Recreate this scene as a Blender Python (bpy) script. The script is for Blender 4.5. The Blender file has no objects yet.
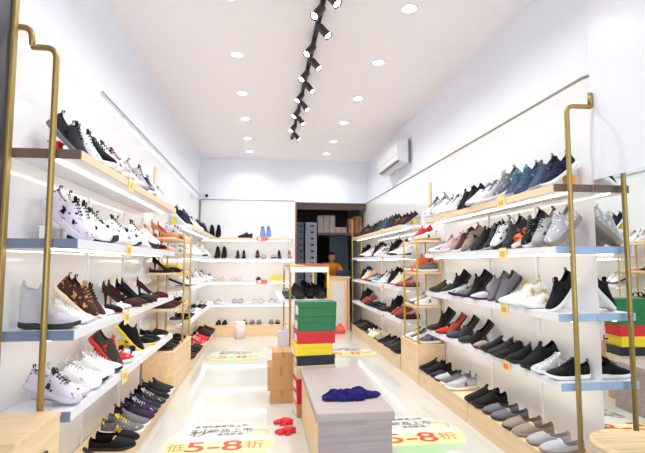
import bpy, bmesh, math, random
from mathutils import Vector, Matrix, noise
random.seed(7)
PI = math.pi
C = bpy.context.scene.collection
SC = bpy.context.scene

# ---------------------------------------------------------------- dimensions
XL, XR = -1.19, 1.98          # side walls
YB = 8.70                     # back wall
ZC = 3.27                     # ceiling
ZT = 2.46                     # trim line over the glossy panels
LEV = [1.775, 1.40, 1.00, 0.60]   # shelf tops
LEVL = [1.845, 1.415, .985, .615]  # shelf tops, wall opposite the mirror, front bay
SL, SR = -0.88, 1.73          # shelf front edges
BT = 0.045                    # shelf board thickness

# ---------------------------------------------------------------- materials
def s2l(c):
    return tuple(((v/255)/12.92 if v/255 <= .04045 else ((v/255+.055)/1.055)**2.4) for v in c)
MATS = {}
def mat(name, rgb, rough=.5, metal=0.0, spec=.5, bump=0.0, bscale=60, var=0.0, vscale=20, coat=0.0, sheen=0.0):
    if name in MATS: return MATS[name]
    m = bpy.data.materials.new(name); m.use_nodes = True
    nt = m.node_tree; b = nt.nodes['Principled BSDF']
    col = s2l(rgb)
    b.inputs['Base Color'].default_value = (*col, 1)
    b.inputs['Roughness'].default_value = rough
    b.inputs['Metallic'].default_value = metal
    b.inputs['Specular IOR Level'].default_value = spec
    b.inputs['Coat Weight'].default_value = coat
    if sheen: b.inputs['Sheen Weight'].default_value = sheen
    tc = nt.nodes.new('ShaderNodeTexCoord')
    nz = nt.nodes.new('ShaderNodeTexNoise'); nz.inputs['Scale'].default_value = vscale; nz.inputs['Detail'].default_value = 4
    nt.links.new(tc.outputs['Object'], nz.inputs['Vector'])
    mx = nt.nodes.new('ShaderNodeMix'); mx.data_type = 'RGBA'
    nt.links.new(nz.outputs['Fac'], mx.inputs[0])
    v = max(var, .02)
    mx.inputs[6].default_value = (*[c*(1-v) for c in col], 1)
    mx.inputs[7].default_value = (*[min(1, c*(1+v)) for c in col], 1)
    nt.links.new(mx.outputs[2], b.inputs['Base Color'])
    if bump:
        n2 = nt.nodes.new('ShaderNodeTexNoise'); n2.inputs['Scale'].default_value = bscale; n2.inputs['Detail'].default_value = 3
        nt.links.new(tc.outputs['Object'], n2.inputs['Vector'])
        bp = nt.nodes.new('ShaderNodeBump'); bp.inputs['Strength'].default_value = bump; bp.inputs['Distance'].default_value = .002
        nt.links.new(n2.outputs['Fac'], bp.inputs['Height']); nt.links.new(bp.outputs['Normal'], b.inputs['Normal'])
    MATS[name] = m
    return m

def wood(name, c1, c2, rough=.4, axis=1, scale=9.0):
    if name in MATS: return MATS[name]
    m = bpy.data.materials.new(name); m.use_nodes = True
    nt = m.node_tree; b = nt.nodes['Principled BSDF']
    b.inputs['Roughness'].default_value = rough
    tc = nt.nodes.new('ShaderNodeTexCoord'); mp = nt.nodes.new('ShaderNodeMapping')
    sc = [scale]*3; sc[axis] = scale*.07
    mp.inputs['Scale'].default_value = sc
    nt.links.new(tc.outputs['Object'], mp.inputs['Vector'])
    nz = nt.nodes.new('ShaderNodeTexNoise'); nz.inputs['Scale'].default_value = 3; nz.inputs['Detail'].default_value = 6
    nz.inputs['Distortion'].default_value = .6
    nt.links.new(mp.outputs['Vector'], nz.inputs['Vector'])
    cr = nt.nodes.new('ShaderNodeValToRGB')
    cr.color_ramp.elements[0].position = .35; cr.color_ramp.elements[0].color = (*s2l(c2), 1)
    cr.color_ramp.elements[1].position = .65; cr.color_ramp.elements[1].color = (*s2l(c1), 1)
    nt.links.new(nz.outputs['Fac'], cr.inputs['Fac']); nt.links.new(cr.outputs['Color'], b.inputs['Base Color'])
    MATS[name] = m
    return m

def emit(name, rgb, strength):
    if name in MATS: return MATS[name]
    m = bpy.data.materials.new(name); m.use_nodes = True
    b = m.node_tree.nodes['Principled BSDF']
    b.inputs['Base Color'].default_value = (*s2l(rgb), 1)
    b.inputs['Emission Color'].default_value = (*s2l(rgb), 1)
    b.inputs['Emission Strength'].default_value = strength
    MATS[name] = m
    return m

M = dict(
    wall=mat('wall_paint', (240, 244, 252), .75),
    panel=mat('gloss_panel', (242, 242, 243), .05, spec=.55),
    ceil=mat('ceiling_paint', (250, 242, 243), .85),
    dark=mat('dark_frame', (40, 44, 58), .35),
    store=mat('storage_wall', (92, 84, 84), .8),  # dark colour stands in for the dimness of the storage space
    white=mat('white_lacquer', (240, 240, 246), .3),
    edgewood=mat('pale_edge', (240, 216, 178), .45),
    brown=mat('brown_cap', (112, 90, 78), .45),
    blue=mat('blue_cap', (160, 188, 222), .3),
    bluegrey=mat('bluegrey_cap', (122, 134, 162), .35),
    gold=mat('brushed_gold', (196, 158, 84), .3, metal=.9),
    greygold=mat('grey_gold', (150, 142, 120), .45, metal=.3),
    golddim=mat('antique_gold', (170, 144, 86), .38, metal=.6),
    ochre=mat('ochre_metal', (222, 186, 92), .35, metal=.5),
    mirror=mat('mirror_glass', (236, 242, 240), .01, metal=1.0),
    black=mat('black_plastic', (28, 26, 28), .45),
    track=mat('track_brown', (58, 50, 52), .45),
    acw=mat('ac_white', (238, 238, 240), .35),
    acg=mat('ac_grey', (120, 124, 134), .5),
    benchtop=mat('bench_pad', (178, 166, 162), .55, bump=.2, bscale=150),
    kraft=mat('kraft_board', (206, 158, 106), .7, var=.06, vscale=6),
    kraftd=mat('kraft_tape', (186, 134, 82), .5),
    tag=mat('cream_tag', (246, 226, 150), .4),
    tagmark=mat('tag_gold', (226, 178, 70), .4),
    tagorange=mat('tag_orange', (238, 120, 90), .4),
    greybox=mat('grey_box', (120, 126, 138), .6),
    bluebox=mat('slate_box', (72, 86, 104), .6),
    pinkbox=mat('pinkgrey_box', (158, 142, 142), .6),
    redbrown=mat('redbrown_box', (168, 108, 88), .6),
    doorblue=mat('door_blue', (96, 112, 138), .5),
    led=emit('led_strip', (255, 242, 222), 12.0),
    lamp=emit('lamp_face', (255, 250, 242), 30.0),
)
M['wood'] = wood('light_wood', (244, 216, 176), (235, 202, 158), .42)
M['woodx'] = wood('light_wood_front', (242, 214, 172), (232, 198, 152), .42, axis=0)
M['benchside'] = wood('bench_laminate', (178, 164, 164), (160, 146, 148), .5, axis=0, scale=14)
M['stoolwood'] = wood('stool_rattan', (236, 212, 170), (210, 180, 132), .5, axis=0, scale=20)

def floor_material():
    m = bpy.data.materials.new('polished_tiles'); m.use_nodes = True
    nt = m.node_tree; b = nt.nodes['Principled BSDF']
    b.inputs['Roughness'].default_value = .07
    b.inputs['Specular IOR Level'].default_value = .6
    tc = nt.nodes.new('ShaderNodeTexCoord')
    br = nt.nodes.new('ShaderNodeTexBrick'); br.offset = 0
    br.inputs['Scale'].default_value = 1.0
    br.inputs['Brick Width'].default_value = .8; br.inputs['Row Height'].default_value = .8
    br.inputs['Mortar Size'].default_value = .0025; br.inputs['Mortar Smooth'].default_value = .3
    br.inputs['Color1'].default_value = (*s2l((218, 220, 214)), 1)
    br.inputs['Color2'].default_value = (*s2l((222, 223, 217)), 1)
    br.inputs['Mortar'].default_value = (*s2l((205, 203, 196)), 1)
    nt.links.new(tc.outputs['Object'], br.inputs['Vector'])
    nz = nt.nodes.new('ShaderNodeTexNoise'); nz.inputs['Scale'].default_value = 2.5; nz.inputs['Detail'].default_value = 5
    nt.links.new(tc.outputs['Object'], nz.inputs['Vector'])
    mx = nt.nodes.new('ShaderNodeMix'); mx.data_type = 'RGBA'; mx.blend_type = 'MULTIPLY'
    mx.inputs[0].default_value = .12
    nt.links.new(br.outputs['Color'], mx.inputs[6]); nt.links.new(nz.outputs['Fac'], mx.inputs[7])
    nt.links.new(mx.outputs[2], b.inputs['Base Color'])
    return m
M['floor'] = floor_material()

# ---------------------------------------------------------------- mesh helpers
class MB:
    """collects faces with a material per face; build() links ONE object"""
    def __init__(s): s.bm = bmesh.new(); s.mats = []
    def mi(s, m):
        if m not in s.mats: s.mats.append(m)
        return s.mats.index(m)
    def box(s, x0, x1, y0, y1, z0, z1, m=None, bev=0.0):
        n0 = len(s.bm.faces)
        t = bmesh.new()
        bmesh.ops.create_cube(t, size=1)
        bmesh.ops.scale(t, vec=(x1-x0, y1-y0, z1-z0), verts=t.verts)
        bmesh.ops.translate(t, vec=((x0+x1)/2, (y0+y1)/2, (z0+z1)/2), verts=t.verts)
        if bev: bmesh.ops.bevel(t, geom=t.edges[:], offset=bev, segments=2, affect='EDGES', profile=.6)
        s.join(t, m)
        return s
    def join(s, t, m=None, smooth=False):
        k = s.mi(m)
        vm = {v: s.bm.verts.new(v.co) for v in t.verts}
        for f in t.faces:
            try:
                g = s.bm.faces.new([vm[v] for v in f.verts]); g.material_index = k; g.smooth = smooth
            except ValueError: pass
        t.free()
    def tube(s, pts, r, m=None, n=10, caps=True):
        k = s.mi(m); pts = [Vector(p) for p in pts]; rings = []
        rr = r if isinstance(r, (list, tuple)) else [r]*len(pts)
        d0 = (pts[1]-pts[0]).normalized()
        a = d0.orthogonal().normalized()
        for i, p in enumerate(pts):
            d = (pts[min(i+1, len(pts)-1)]-pts[max(i-1, 0)]).normalized()
            a = (a-d*a.dot(d)).normalized(); b = d.cross(a)
            rings.append([s.bm.verts.new(p+(a*math.cos(q*2*PI/n)+b*math.sin(q*2*PI/n))*rr[i]) for q in range(n)])
        for i in range(len(rings)-1):
            for q in range(n):
                f = s.bm.faces.new([rings[i][q], rings[i][(q+1) % n], rings[i+1][(q+1) % n], rings[i+1][q]])
                f.material_index = k; f.smooth = True
        if caps:
            for rg in (rings[0][::-1], rings[-1]):
                f = s.bm.faces.new(rg); f.material_index = k
        return s
    def lathe(s, prof, c=(0, 0, 0), m=None, n=32, axis=None):
        """prof: list of (r, z)"""
        k = s.mi(m); c = Vector(c); rings = []
        q = axis.to_track_quat('Z', 'Y') if axis is not None else None
        for r, z in prof:
            ring = []
            for i in range(n):
                v = Vector((r*math.cos(i*2*PI/n), r*math.sin(i*2*PI/n), z))
                if q: v = q @ v
                ring.append(s.bm.verts.new(c+v))
            rings.append(ring)
        for i in range(len(rings)-1):
            for j in range(n):
                f = s.bm.faces.new([rings[i][j], rings[i][(j+1) % n], rings[i+1][(j+1) % n], rings[i+1][j]])
                f.material_index = k; f.smooth = True
        for rg, p in ((rings[0][::-1], prof[0]), (rings[-1], prof[-1])):
            if p[0] > 1e-5:
                f = s.bm.faces.new(rg); f.material_index = k
        return s
    def mesh(s, name):
        bmesh.ops.recalc_face_normals(s.bm, faces=s.bm.faces)
        me = bpy.data.meshes.new(name); s.bm.to_mesh(me); s.bm.free()
        for m in s.mats:
            me.materials.append(m if m else M['white'])
        return me
    def build(s, name, parent=None, default=None):
        if default: s.mats = [x if x else default for x in s.mats]
        o = bpy.data.objects.new(name, s.mesh(name)); C.objects.link(o)
        if parent: o.parent = parent
        return o

def tag(o, label, cat, group=None, kind=None):
    if label: o['label'] = label
    if cat: o['category'] = cat
    if group: o['group'] = group
    if kind: o['kind'] = kind
    return o
def empty(name, loc=(0, 0, 0), rz=0):
    o = bpy.data.objects.new(name, None); o.empty_display_size = .05; C.objects.link(o)
    o.location = loc; o.rotation_euler = (0, 0, rz)
    return o
def struct(name, mb):
    o = mb.build(name); o['kind'] = 'structure'; return o
def copy_tree(o, parent=None):
    c = o.copy(); C.objects.link(c)
    if parent: c.parent = parent
    for ch in list(o.children): copy_tree(ch, c)
    return c
def arc(p0, p1, corner, n=6):
    p0, p1, corner = Vector(p0), Vector(p1), Vector(corner)
    return [p0*(1-t)**2+corner*2*t*(1-t)+p1*t*t for t in [i/n for i in range(n+1)]]
ORD = ['first', 'second', 'third', 'fourth', 'fifth', 'sixth', 'seventh', 'eighth', 'ninth', 'tenth', 'eleventh', 'twelfth',
       'thirteenth', 'fourteenth', 'fifteenth', 'sixteenth', 'seventeenth', 'eighteenth', 'nineteenth', 'twentieth',
       'twenty-first', 'twenty-second', 'twenty-third', 'twenty-fourth', 'twenty-fifth', 'twenty-sixth', 'twenty-seventh', 'twenty-eighth']

# ================================================================ THE ROOM
struct('floor', MB().box(XL-.2, XR+.2, -1.0, 11.2, -.1, 0, M['floor']))
struct('ceiling', MB().box(XL-.2, XR+.2, -1.0, YB+.15, ZC, ZC+.1, M['ceil']))
struct('wall_left', MB().box(XL-.15, XL-.012, 2.25, YB+.1, 0, ZC, M['wall']))
struct('wall_left_front', MB().box(XL-.15, XL+.02, -1.0, 2.215, 0, ZC, M['dark']))
struct('wall_right', MB().box(XR+.012, XR+.15, -1.0, 11.0, 0, ZC, M['wall']))
# glossy back-painted panels under the trim line
struct('wall_left_panel', MB().box(XL-.012, XL, 2.25, YB, 0, ZT, M['panel']))
struct('wall_right_panel', MB().box(XR, XR+.012, 2.53, 9.4, 0, ZT, M['panel']))
struct('wall_right_front', MB().box(XR-.006, XR+.012, -1.0, 2.53, 1.80, ZC, mat('satin_panel', (236, 237, 244), .3)))
mir = struct('wall_right_mirror', MB().box(XR-.004, XR+.010, -1.0, 2.53, 0.0, 1.80, M['mirror']))
XO = .58
struct('wall_back', MB().box(XL-.15, XO, YB, YB+.12, 0, ZC, M['wall']).box(XO, XR+.15, YB, YB+.12, ZT, ZC, M['wall']))
struct('wall_back_panel', MB().box(XL, XO-.03, YB-.012, YB, 0, ZT, M['panel']))
# trims
struct('trim_1', MB().box(XL, XL+.006, 3.46, YB, ZT+.09, ZT+.099, M['greygold']))
struct('trim_2', MB().box(XR-.006, XR, 2.60, YB, ZT-.004, ZT+.010, M['greygold'])
       .tube([(XR-.004, 2.61, ZT+.005), (XR-.004, 2.56, ZT-.002), (XR-.004, 2.52, ZT-.01)], .008, M['greygold'], 8))
struct('trim_3', MB().box(XL, XO, YB-.02, YB-.012, ZT+.01, ZT+.022, M['greygold']))
struct('trim_4', MB().box(XL, XL+.034, 2.215, 2.25, 0, ZC, M['golddim'], .004))
struct('trim_5', MB().box(XO-.035, XO, YB-.02, YB+.0, 0, ZT, M['white']))
struct('trim_6', MB().box(XL, XL+.02, 8.665, 8.688, 1.785, ZT, M['acg']))
# upright seams that carry the shelves
k = 7
for wx, ys in ((XL, (3.30, 4.10, 4.70, 6.6, 7.5)), (XR, (3.14, 3.85, 4.86, 6.6, 7.6))):
    for y in ys:
        s = .012 if wx < 0 else -.012
        struct('trim_%d' % k, MB().box(min(wx, wx+s), max(wx, wx+s), y-.012, y+.012, .0, 1.74, M['white'])); k += 1

# storage space behind the opening
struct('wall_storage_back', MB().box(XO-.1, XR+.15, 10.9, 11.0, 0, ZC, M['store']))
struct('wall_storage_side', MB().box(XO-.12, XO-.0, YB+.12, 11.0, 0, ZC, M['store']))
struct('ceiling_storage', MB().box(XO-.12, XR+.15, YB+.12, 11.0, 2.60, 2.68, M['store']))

# ---------------------------------------------------------------- shelves
def shelf(side, lv, y0, y1, cap_near, label, group, S=None):
    z = LEVL[lv] if side < 0 and y0 < 5 else LEV[lv]; wx = XL if side < 0 else XR; S = (SL if side < 0 else SR) if S is None else S
    a, b = min(wx, S), max(wx, S)
    t = empty('wall_shelf', ((a+b)/2, y0, z-BT)); cx = (a+b)/2
    tag(t, label, 'shelf', group)
    em = M['edgewood'] if lv == 0 else M['white']
    ba, bb = (a, b-.012) if side < 0 else (a+.012, b)
    yy = y0+.012 if cap_near else y0
    MB().box(ba-cx, bb-cx, yy-y0, y1-y0, 0, BT, M['white'], .0).build('board', t)
    if side < 0: e = MB().box(b-.012-cx, b-cx, yy-y0, y1-y0, 0, BT, em)
    else: e = MB().box(a-cx, a+.012-cx, yy-y0, y1-y0, 0, BT, em)
    e = e.build('front_edge', t)
    if cap_near:
        m = M['brown'] if lv == 0 else (M['bluegrey'] if side < 0 else M['blue'])
        c = MB().box(a-cx, b-cx, 0, .012, 0, BT, m).build('end_cap', t); c['label'] = 'brown end cap' if lv == 0 else 'blue grey end cap'
    lx = (b-.12) if side < 0 else (a+.11)
    l = MB().box(lx-.008-cx, lx+.008-cx, .03, y1-y0-.03, -.007, 0, M['led']).build('light_strip', t)
    l['label'] = 'glowing white light strip'
    return t
NAMEL = ['top', 'second', 'third', 'lowest']
SECN = {(-1, 0): 'wall opposite the mirror', (-1, 1): 'far wall bay opposite air conditioner', (1, 0): 'mirror-side wall', (1, 1): 'wall bay by air conditioner'}
for side, mods in ((-1, ((2.31, 3.52, 0), (3.52, 4.74, 0), (5.86, 7.2, 1), (7.2, 8.40, 1))), (1, ((2.54, 3.80, 0), (3.80, 4.80, 0), (5.52, 7.0, 1), (7.0, 8.66, 1)))):
    for i, (y0, y1, far) in enumerate(mods):
        for lv in range(4):
            pos = ['shop-front half', 'deeper half'][i % 2]
            shelf(side, lv, y0, y1, i == 0, 'white %s shelf board on the %s, %s' % (NAMEL[lv], SECN[(side, far)], pos),
                  'wall shelves', S=None if not far else (SL if side < 0 else 1.67))
YS = 8.42
for lv in range(4):
    z = LEV[lv]-.02
    t = empty('wall_shelf', (-.31, YS, z-BT)); tag(t, 'long white %s shelf board across the back wall' % NAMEL[lv], 'shelf', 'wall shelves')
    MB().box(XL+.31, XO-.035+.31, .012, YB-.012-YS, 0, BT, M['white']).build('board', t)
    MB().box(XL+.31, XO-.035+.31, 0, .012, 0, BT, M['edgewood'] if lv == 0 else M['white']).build('front_edge', t)
    l = MB().box(XL+.40, XO-.1+.31, .05, .066, -.007, 0, M['led']).build('light_strip', t); l['label'] = 'glowing white light strip'

# plinths along the floor
def plinth(x0, x1, y0, y1, h, label, m=None, group='wooden floor plinths'):
    t = empty('shoe_plinth', ((x0+x1)/2, y0, 0)); tag(t, label, 'plinth', group); cx = (x0+x1)/2
    MB().box(x0-cx, x1-cx, .002, y1-y0-.002, 0, h-.018, M['wood'], .003).build('carcass', t)
    MB().box(x0-cx-.003, x1-cx+.003, .0, y1-y0, h-.018, h, M['wood'], .003).build('top_board', t)
    return t
XRP, XLP = 1.66, -.865
plinth(XRP, XR-.012, 2.56, 3.68, .17, 'low light wood plinth under the shelves beside the mirror')
plinth(XRP, XR-.012, 3.68, 4.86, .17, 'low light wood plinth between mirror bay plinth and gold rack cabinet')
plinth(XRP, XR-.012, 5.56, 7.1, .17, 'low light wood plinth just past the gold rack cabinet, under air conditioner')
plinth(XRP, XR-.012, 7.1, 8.68, .17, 'low light wood plinth reaching the storage opening')
plinth(XLP, XL+.012, 2.30, 3.10, .115, 'low light wood plinth beside the square wooden box')
plinth(XLP, XL+.012, 3.10, 4.76, .115, 'low light wood plinth running to the cabinet opposite the air conditioner')
plinth(XLP, XL+.012, 5.84, 8.40, .115, 'low light wood plinth holding red and black shoes, by back corner')
plinth(XL+.012, -.468, 8.41, YB-.014, .20, 'light wood plinth at the back wall, behind the white bin')
plinth(-.46, XO-.036, 8.41, YB-.014, .20, 'longer light wood plinth at the back wall, beside the storage opening')

# cabinets with gold racks
def rack(side, y0, y1, label, ztop, levels, posts):
    wx = XL+.012 if side < 0 else XR-.012; fx = XLP if side < 0 else XRP-.002
    a, b = min(wx, fx), max(wx, fx)
    cab = empty('display_cabinet', ((a+b)/2, y0, 0)); cx = (a+b)/2
    tag(cab, 'light wood cabinet under the gold rack, %s' % label, 'cabinet', 'cabinets under gold racks')
    MB().box(a-cx, b-cx, .003, y1-y0, 0, .40, M['wood'], .003).build('carcass', cab)
    MB().box(a-cx-.003, b-cx+.003, 0, y1-y0+.002, .40, .42, M['wood'], .003).build('top_board', cab)
    r = empty('gold_rack', (cx, y0, .42)); tag(r, 'slim gold metal rack with wooden shelves, %s' % label, 'rack')
    s = 1 if side > 0 else -1
    px = fx+s*.02-cx; bx = wx-s*.02-cx
    for p in posts:
        m = MB(); m.tube([(px, p-y0, 0)]+arc((px, p-y0, ztop-.44), (px+s*.03, p-y0, ztop-.42), (px, p-y0, ztop-.42))+[(bx, p-y0, ztop-.42)], .011, M['ochre'], 8)
        m.build('post', r)
        MB().tube([(bx, p-y0, 0), (bx, p-y0, ztop-.43)], .011, M['ochre'], 8).build('post', r)
    ya = min(posts)-y0 if side > 0 else .02
    yb = max(posts)-y0
    for i, z in enumerate(levels):
        MB().box(a+.02-cx, b-.03-cx, ya-.02, yb+.02, z-.42-.02, z-.42, M['edgewood'] if i != 1 else M['wood'], .002).build('shelf_board', r)
    for z in levels[1:]:
        MB().tube([(px, ya, z-.45), (px, yb, z-.45)], .008, M['ochre'], 8).build('rail', r)
    return cab, r
RACKR = [1.55, 1.20, .83]
rack(1, 4.88, 5.50, 'between the mirror bay and air conditioner', 1.57, RACKR, (4.92, 5.40))
rack(-1, 4.79, 5.82, 'opposite the air conditioner', 1.62, [1.56, 1.20, .84], (5.32, 5.78))

# free gold clothes-rail shaped posts at the shelf ends
p = MB()
x, y = -.993, 2.272
pts = [(x, y, .0), (x, y, 1.2), (x, y, 2.26)] + arc((x, y, 2.27), (x-.05, y, 2.325), (x, y, 2.325)) + \
      [(x-.11, y, 2.325)] + [(x-.112, y, 2.335)] + arc((x-.112, y, 2.36), (x-.16, y, 2.42), (x-.112, y, 2.42)) + [(XL+.012, y, 2.42)]
p.tube(pts, .0145, M['golddim'], 12)
tag(p.build('gold_post'), 'stepped gold pipe post standing behind the square wooden box', 'post')
p = MB()
x, y = 1.800, 2.50
pts = [(x, y, .0), (x, y, 1.2), (x, y, 2.19)] + arc((x, y, 2.20), (x+.05, y, 2.245), (x, y, 2.245)) + [(XR-.025, y, 2.245), (XR-.022, y, 2.25), (XR-.022, y, 2.33)]
p.tube(pts, .0145, M['golddim'], 12)
tag(p.build('gold_post'), 'gold pipe post rising at the shelf ends next to the mirror', 'post')

# square wooden box in front
t = empty('display_box', (-1.02, 1.86, 0)); tag(t, 'tall square light wood display box at shop-front end of shelves', 'display box')
MB().box(-.148, .125, 0, .385, 0, .62, M['wood'], .003).build('carcass', t)
MB().box(-.148, .128, -.003, .388, .62, .642, M['woodx'], .003).build('top_board', t)
o = MB().lathe([(.0, 0), (.022, 0), (.026, .006), (.0, .009)], (.127, .24, .50), M['black'], 16, axis=Vector((1, 0, 0))).build('handle', t)
o['label'] = 'round black handle'

# ---------------------------------------------------------------- price tags on shelf edges
def price_tag(side, y, z, label, orange=False):
    sx = SL if side < 0 else SR
    if y > 5: sx = SL if side < 0 else 1.67
    t = empty('shelf_tag', (sx-side*.006, y, z)); tag(t, label, 'tag', 'shelf edge tags')
    MB().box(-.002, .002, -.05, .05, -.075, .012, M['tag'], .001).build('card', t)
    m = MB().box(-.0035, .0035, -.03, .03, -.05, -.015, M['tagorange'] if orange else M['tagmark'], .001)
    m.build('print', t)
for lv in range(4):
    z = LEV[lv]-.002
    price_tag(1, 3.16, z, 'cream card tag clipped on %s shelf edge near the mirror' % NAMEL[lv], lv == 3)
    price_tag(-1, 3.14, LEVL[lv]-.002, 'cream card tag clipped on %s shelf edge opposite the mirror' % NAMEL[lv])
    price_tag(1, 6.35, z, 'small card tag with orange print, %s shelf edge by air conditioner' % NAMEL[lv], True)
for X, lv in ((-.03, 0), (-.03, 2)):
    t = empty('shelf_tag', (X, YS-.006, LEV[lv]-.02)); tag(t, 'orange and white card tag on the back wall %s shelf' % NAMEL[lv], 'tag', 'shelf edge tags')
    MB().box(-.10, .10, -.002, .002, -.055, .02, M['tagorange'], .001).build('card', t)
    MB().box(-.075, -.02, -.004, .004, -.045, .01, M['white'], .001).build('print', t)

# ================================================================ SHOES
COL = dict(
    black=(13, 12, 14), charcoal=(44, 44, 50), grey=(108, 108, 115), lightgrey=(186, 186, 192), white=(240, 240, 240),
    offwhite=(232, 226, 216), cream=(236, 222, 198), navy=(24, 30, 60), slate=(66, 80, 106), teal=(70, 150, 160),
    purple=(42, 30, 56), brown=(64, 36, 30), tan=(196, 142, 92), maroon=(78, 34, 32), rust=(170, 78, 58), red=(205, 48, 48),
    pink=(222, 176, 180), orange=(228, 112, 60), yellow=(240, 214, 60), olive=(52, 58, 48), taupe=(150, 136, 124),
    lilac=(206, 200, 216), blue=(120, 140, 190), silver=(176, 176, 178), gold=(206, 176, 110))
def cm(n): return mat('shoe_'+n, COL[n], .75, spec=.25, bump=.25, bscale=220, var=.10, vscale=45)
def cp(n, acc, share=.3):
    key = 'shoe_%s_with_%s' % (n, acc)
    if key in MATS: return MATS[key]
    m = mat(key, COL[n], .75, spec=.25, bump=.3, bscale=220, var=.10, vscale=45)
    nt = m.node_tree; b = nt.nodes['Principled BSDF']
    src = b.inputs['Base Color'].links[0].from_socket
    tc = [x for x in nt.nodes if x.type == 'TEX_COORD'][0]
    mp = nt.nodes.new('ShaderNodeMapping'); mp.inputs['Scale'].default_value = (46, 60, 70); mp.inputs['Rotation'].default_value = (0, .6, 0)
    vz = nt.nodes.new('ShaderNodeTexNoise'); vz.inputs['Scale'].default_value = 1.0; vz.inputs['Detail'].default_value = 1
    nt.links.new(tc.outputs['Object'], mp.inputs['Vector']); nt.links.new(mp.outputs['Vector'], vz.inputs['Vector'])
    cr = nt.nodes.new('ShaderNodeValToRGB'); cr.color_ramp.elements[0].position = 1-share-.08; cr.color_ramp.elements[1].position = 1-share-.04
    cr.color_ramp.elements[0].color = (0, 0, 0, 1); cr.color_ramp.elements[1].color = (1, 1, 1, 1)
    nt.links.new(vz.outputs['Fac'], cr.inputs['Fac'])
    mx = nt.nodes.new('ShaderNodeMix'); mx.data_type = 'RGBA'
    nt.links.new(cr.outputs['Color'], mx.inputs[0]); nt.links.new(src, mx.inputs[6]); mx.inputs[7].default_value = (*s2l(COL[acc]), 1)
    nt.links.new(mx.outputs[2], b.inputs['Base Color'])
    return m
def cs(n): return mat('sole_'+n, COL[n], .5, bump=.1, bscale=90)
LIN = mat('shoe_lining', (36, 33, 35), .8)
LINL = mat('shoe_lining_pale', (206, 200, 194), .8)

TSC = bpy.data.scenes.new('bake'); TVL = TSC.view_layers[0]
def bake(mb, name, mats, solid=0.0, sub=0, rim=0):
    me = mb.mesh(name)
    o = bpy.data.objects.new('tmp', me); TSC.collection.objects.link(o)
    if solid:
        md = o.modifiers.new('s', 'SOLIDIFY'); md.thickness = solid; md.offset = -1; md.material_offset = 1; md.material_offset_rim = 0
    if sub:
        md = o.modifiers.new('u', 'SUBSURF'); md.levels = sub; md.render_levels = sub
    TVL.update(); dg = TVL.depsgraph; dg.update()
    r = bpy.data.meshes.new_from_object(o.evaluated_get(dg)); r.name = name
    r.materials.clear()
    for m in mats: r.materials.append(m)
    for f in r.polygons: f.use_smooth = True
    bpy.data.objects.remove(o); bpy.data.meshes.remove(me)
    return r

def outline(stn, zb, extra, x):   # interpolated half width
    for a, b in zip(stn, stn[1:]):
        if a[0] <= x <= b[0]:
            t = (x-a[0])/(b[0]-a[0]); return a[1]+(b[1]-a[1])*t+extra
    return stn[-1][1]+extra

def loft_upper(st, zb, op0, op1, N=14, gap=3, side_bias=.012):
    """st: (x, halfwidth, ztop). zb(x): height where the upper meets the sole"""
    mb = MB(); mb.mats = [None]; bm = mb.bm; rows = []
    for x, w, zt in st:
        row = []
        for i in range(N+1):
            a = PI*i/N
            c, s = math.cos(a), math.sin(a)
            y = w*(abs(c)**.75)*(1 if c > 0 else -1)
            z = zb(x)+(zt-zb(x))*(s**.72)
            row.append(bm.verts.new((x, y+side_bias*math.sin(PI*x/st[-1][0])*.5, z)))
        rows.append(row)
    mid = N//2
    for r in range(len(rows)-1):
        xm = (st[r][0]+st[r+1][0])/2
        for i in range(N):
            if op0 < xm < op1 and mid-gap <= i < mid+gap: continue
            bm.faces.new([rows[r][i], rows[r+1][i], rows[r+1][i+1], rows[r][i+1]])
    bm.faces.new(rows[0]); bm.faces.new(rows[-1][::-1])
    return mb

def sole_mb(st, zlo, zhi, extra, side_bias=.012):
    mb = MB(); mb.mats = [None]; bm = mb.bm
    xs = [s[0] for s in st]; L = xs[-1]
    loop = [(x, st[i][1]+extra) for i, x in enumerate(xs)]
    pts = [(x, w) for x, w in loop] + [(x, -w) for x, w in reversed(loop)]
    pts[0] = (pts[0][0]-extra, pts[0][1]); pts[-1] = (pts[-1][0]-extra, pts[-1][1])
    n = len(loop); pts[n-1] = (pts[n-1][0]+extra, pts[n-1][1]); pts[n] = (pts[n][0]+extra, pts[n][1])
    rings = []
    for k, (f, sc) in enumerate(((0, .93), (.25, 1.0), (.8, 1.0), (1, .95))):
        rings.append([bm.verts.new((x if k not in (0, 3) else L/2+(x-L/2)*.985, y*sc+side_bias*math.sin(PI*max(0, min(L, x))/L)*.5,
                                    zlo(x)+(zhi(x)-zlo(x))*f)) for x, y in pts])
    m = len(pts)
    for a, b in zip(rings, rings[1:]):
        for i in range(m):
            bm.faces.new([a[i], a[(i+1) % m], b[(i+1) % m], b[i]])
    for top in (rings[0], rings[-1]):
        for i in range(n-1):
            bm.faces.new([top[i], top[i+1], top[m-2-i], top[m-1-i]])
    return mb

SN = [(0, .022, .080), (.006, .030, .092), (.03, .036, .084), (.06, .036, .076), (.085, .036, .082), (.10, .038, .098), (.125, .041, .088),
      (.155, .045, .072), (.185, .048, .060), (.215, .047, .052), (.24, .041, .045), (.257, .030, .039), (.266, .014, .033)]
def ramp(x, L, toe, heel): return toe*max(0, (x-.72*L)/(.28*L))**2 + heel*max(0, (.12*L-x)/(.12*L))**2

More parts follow.
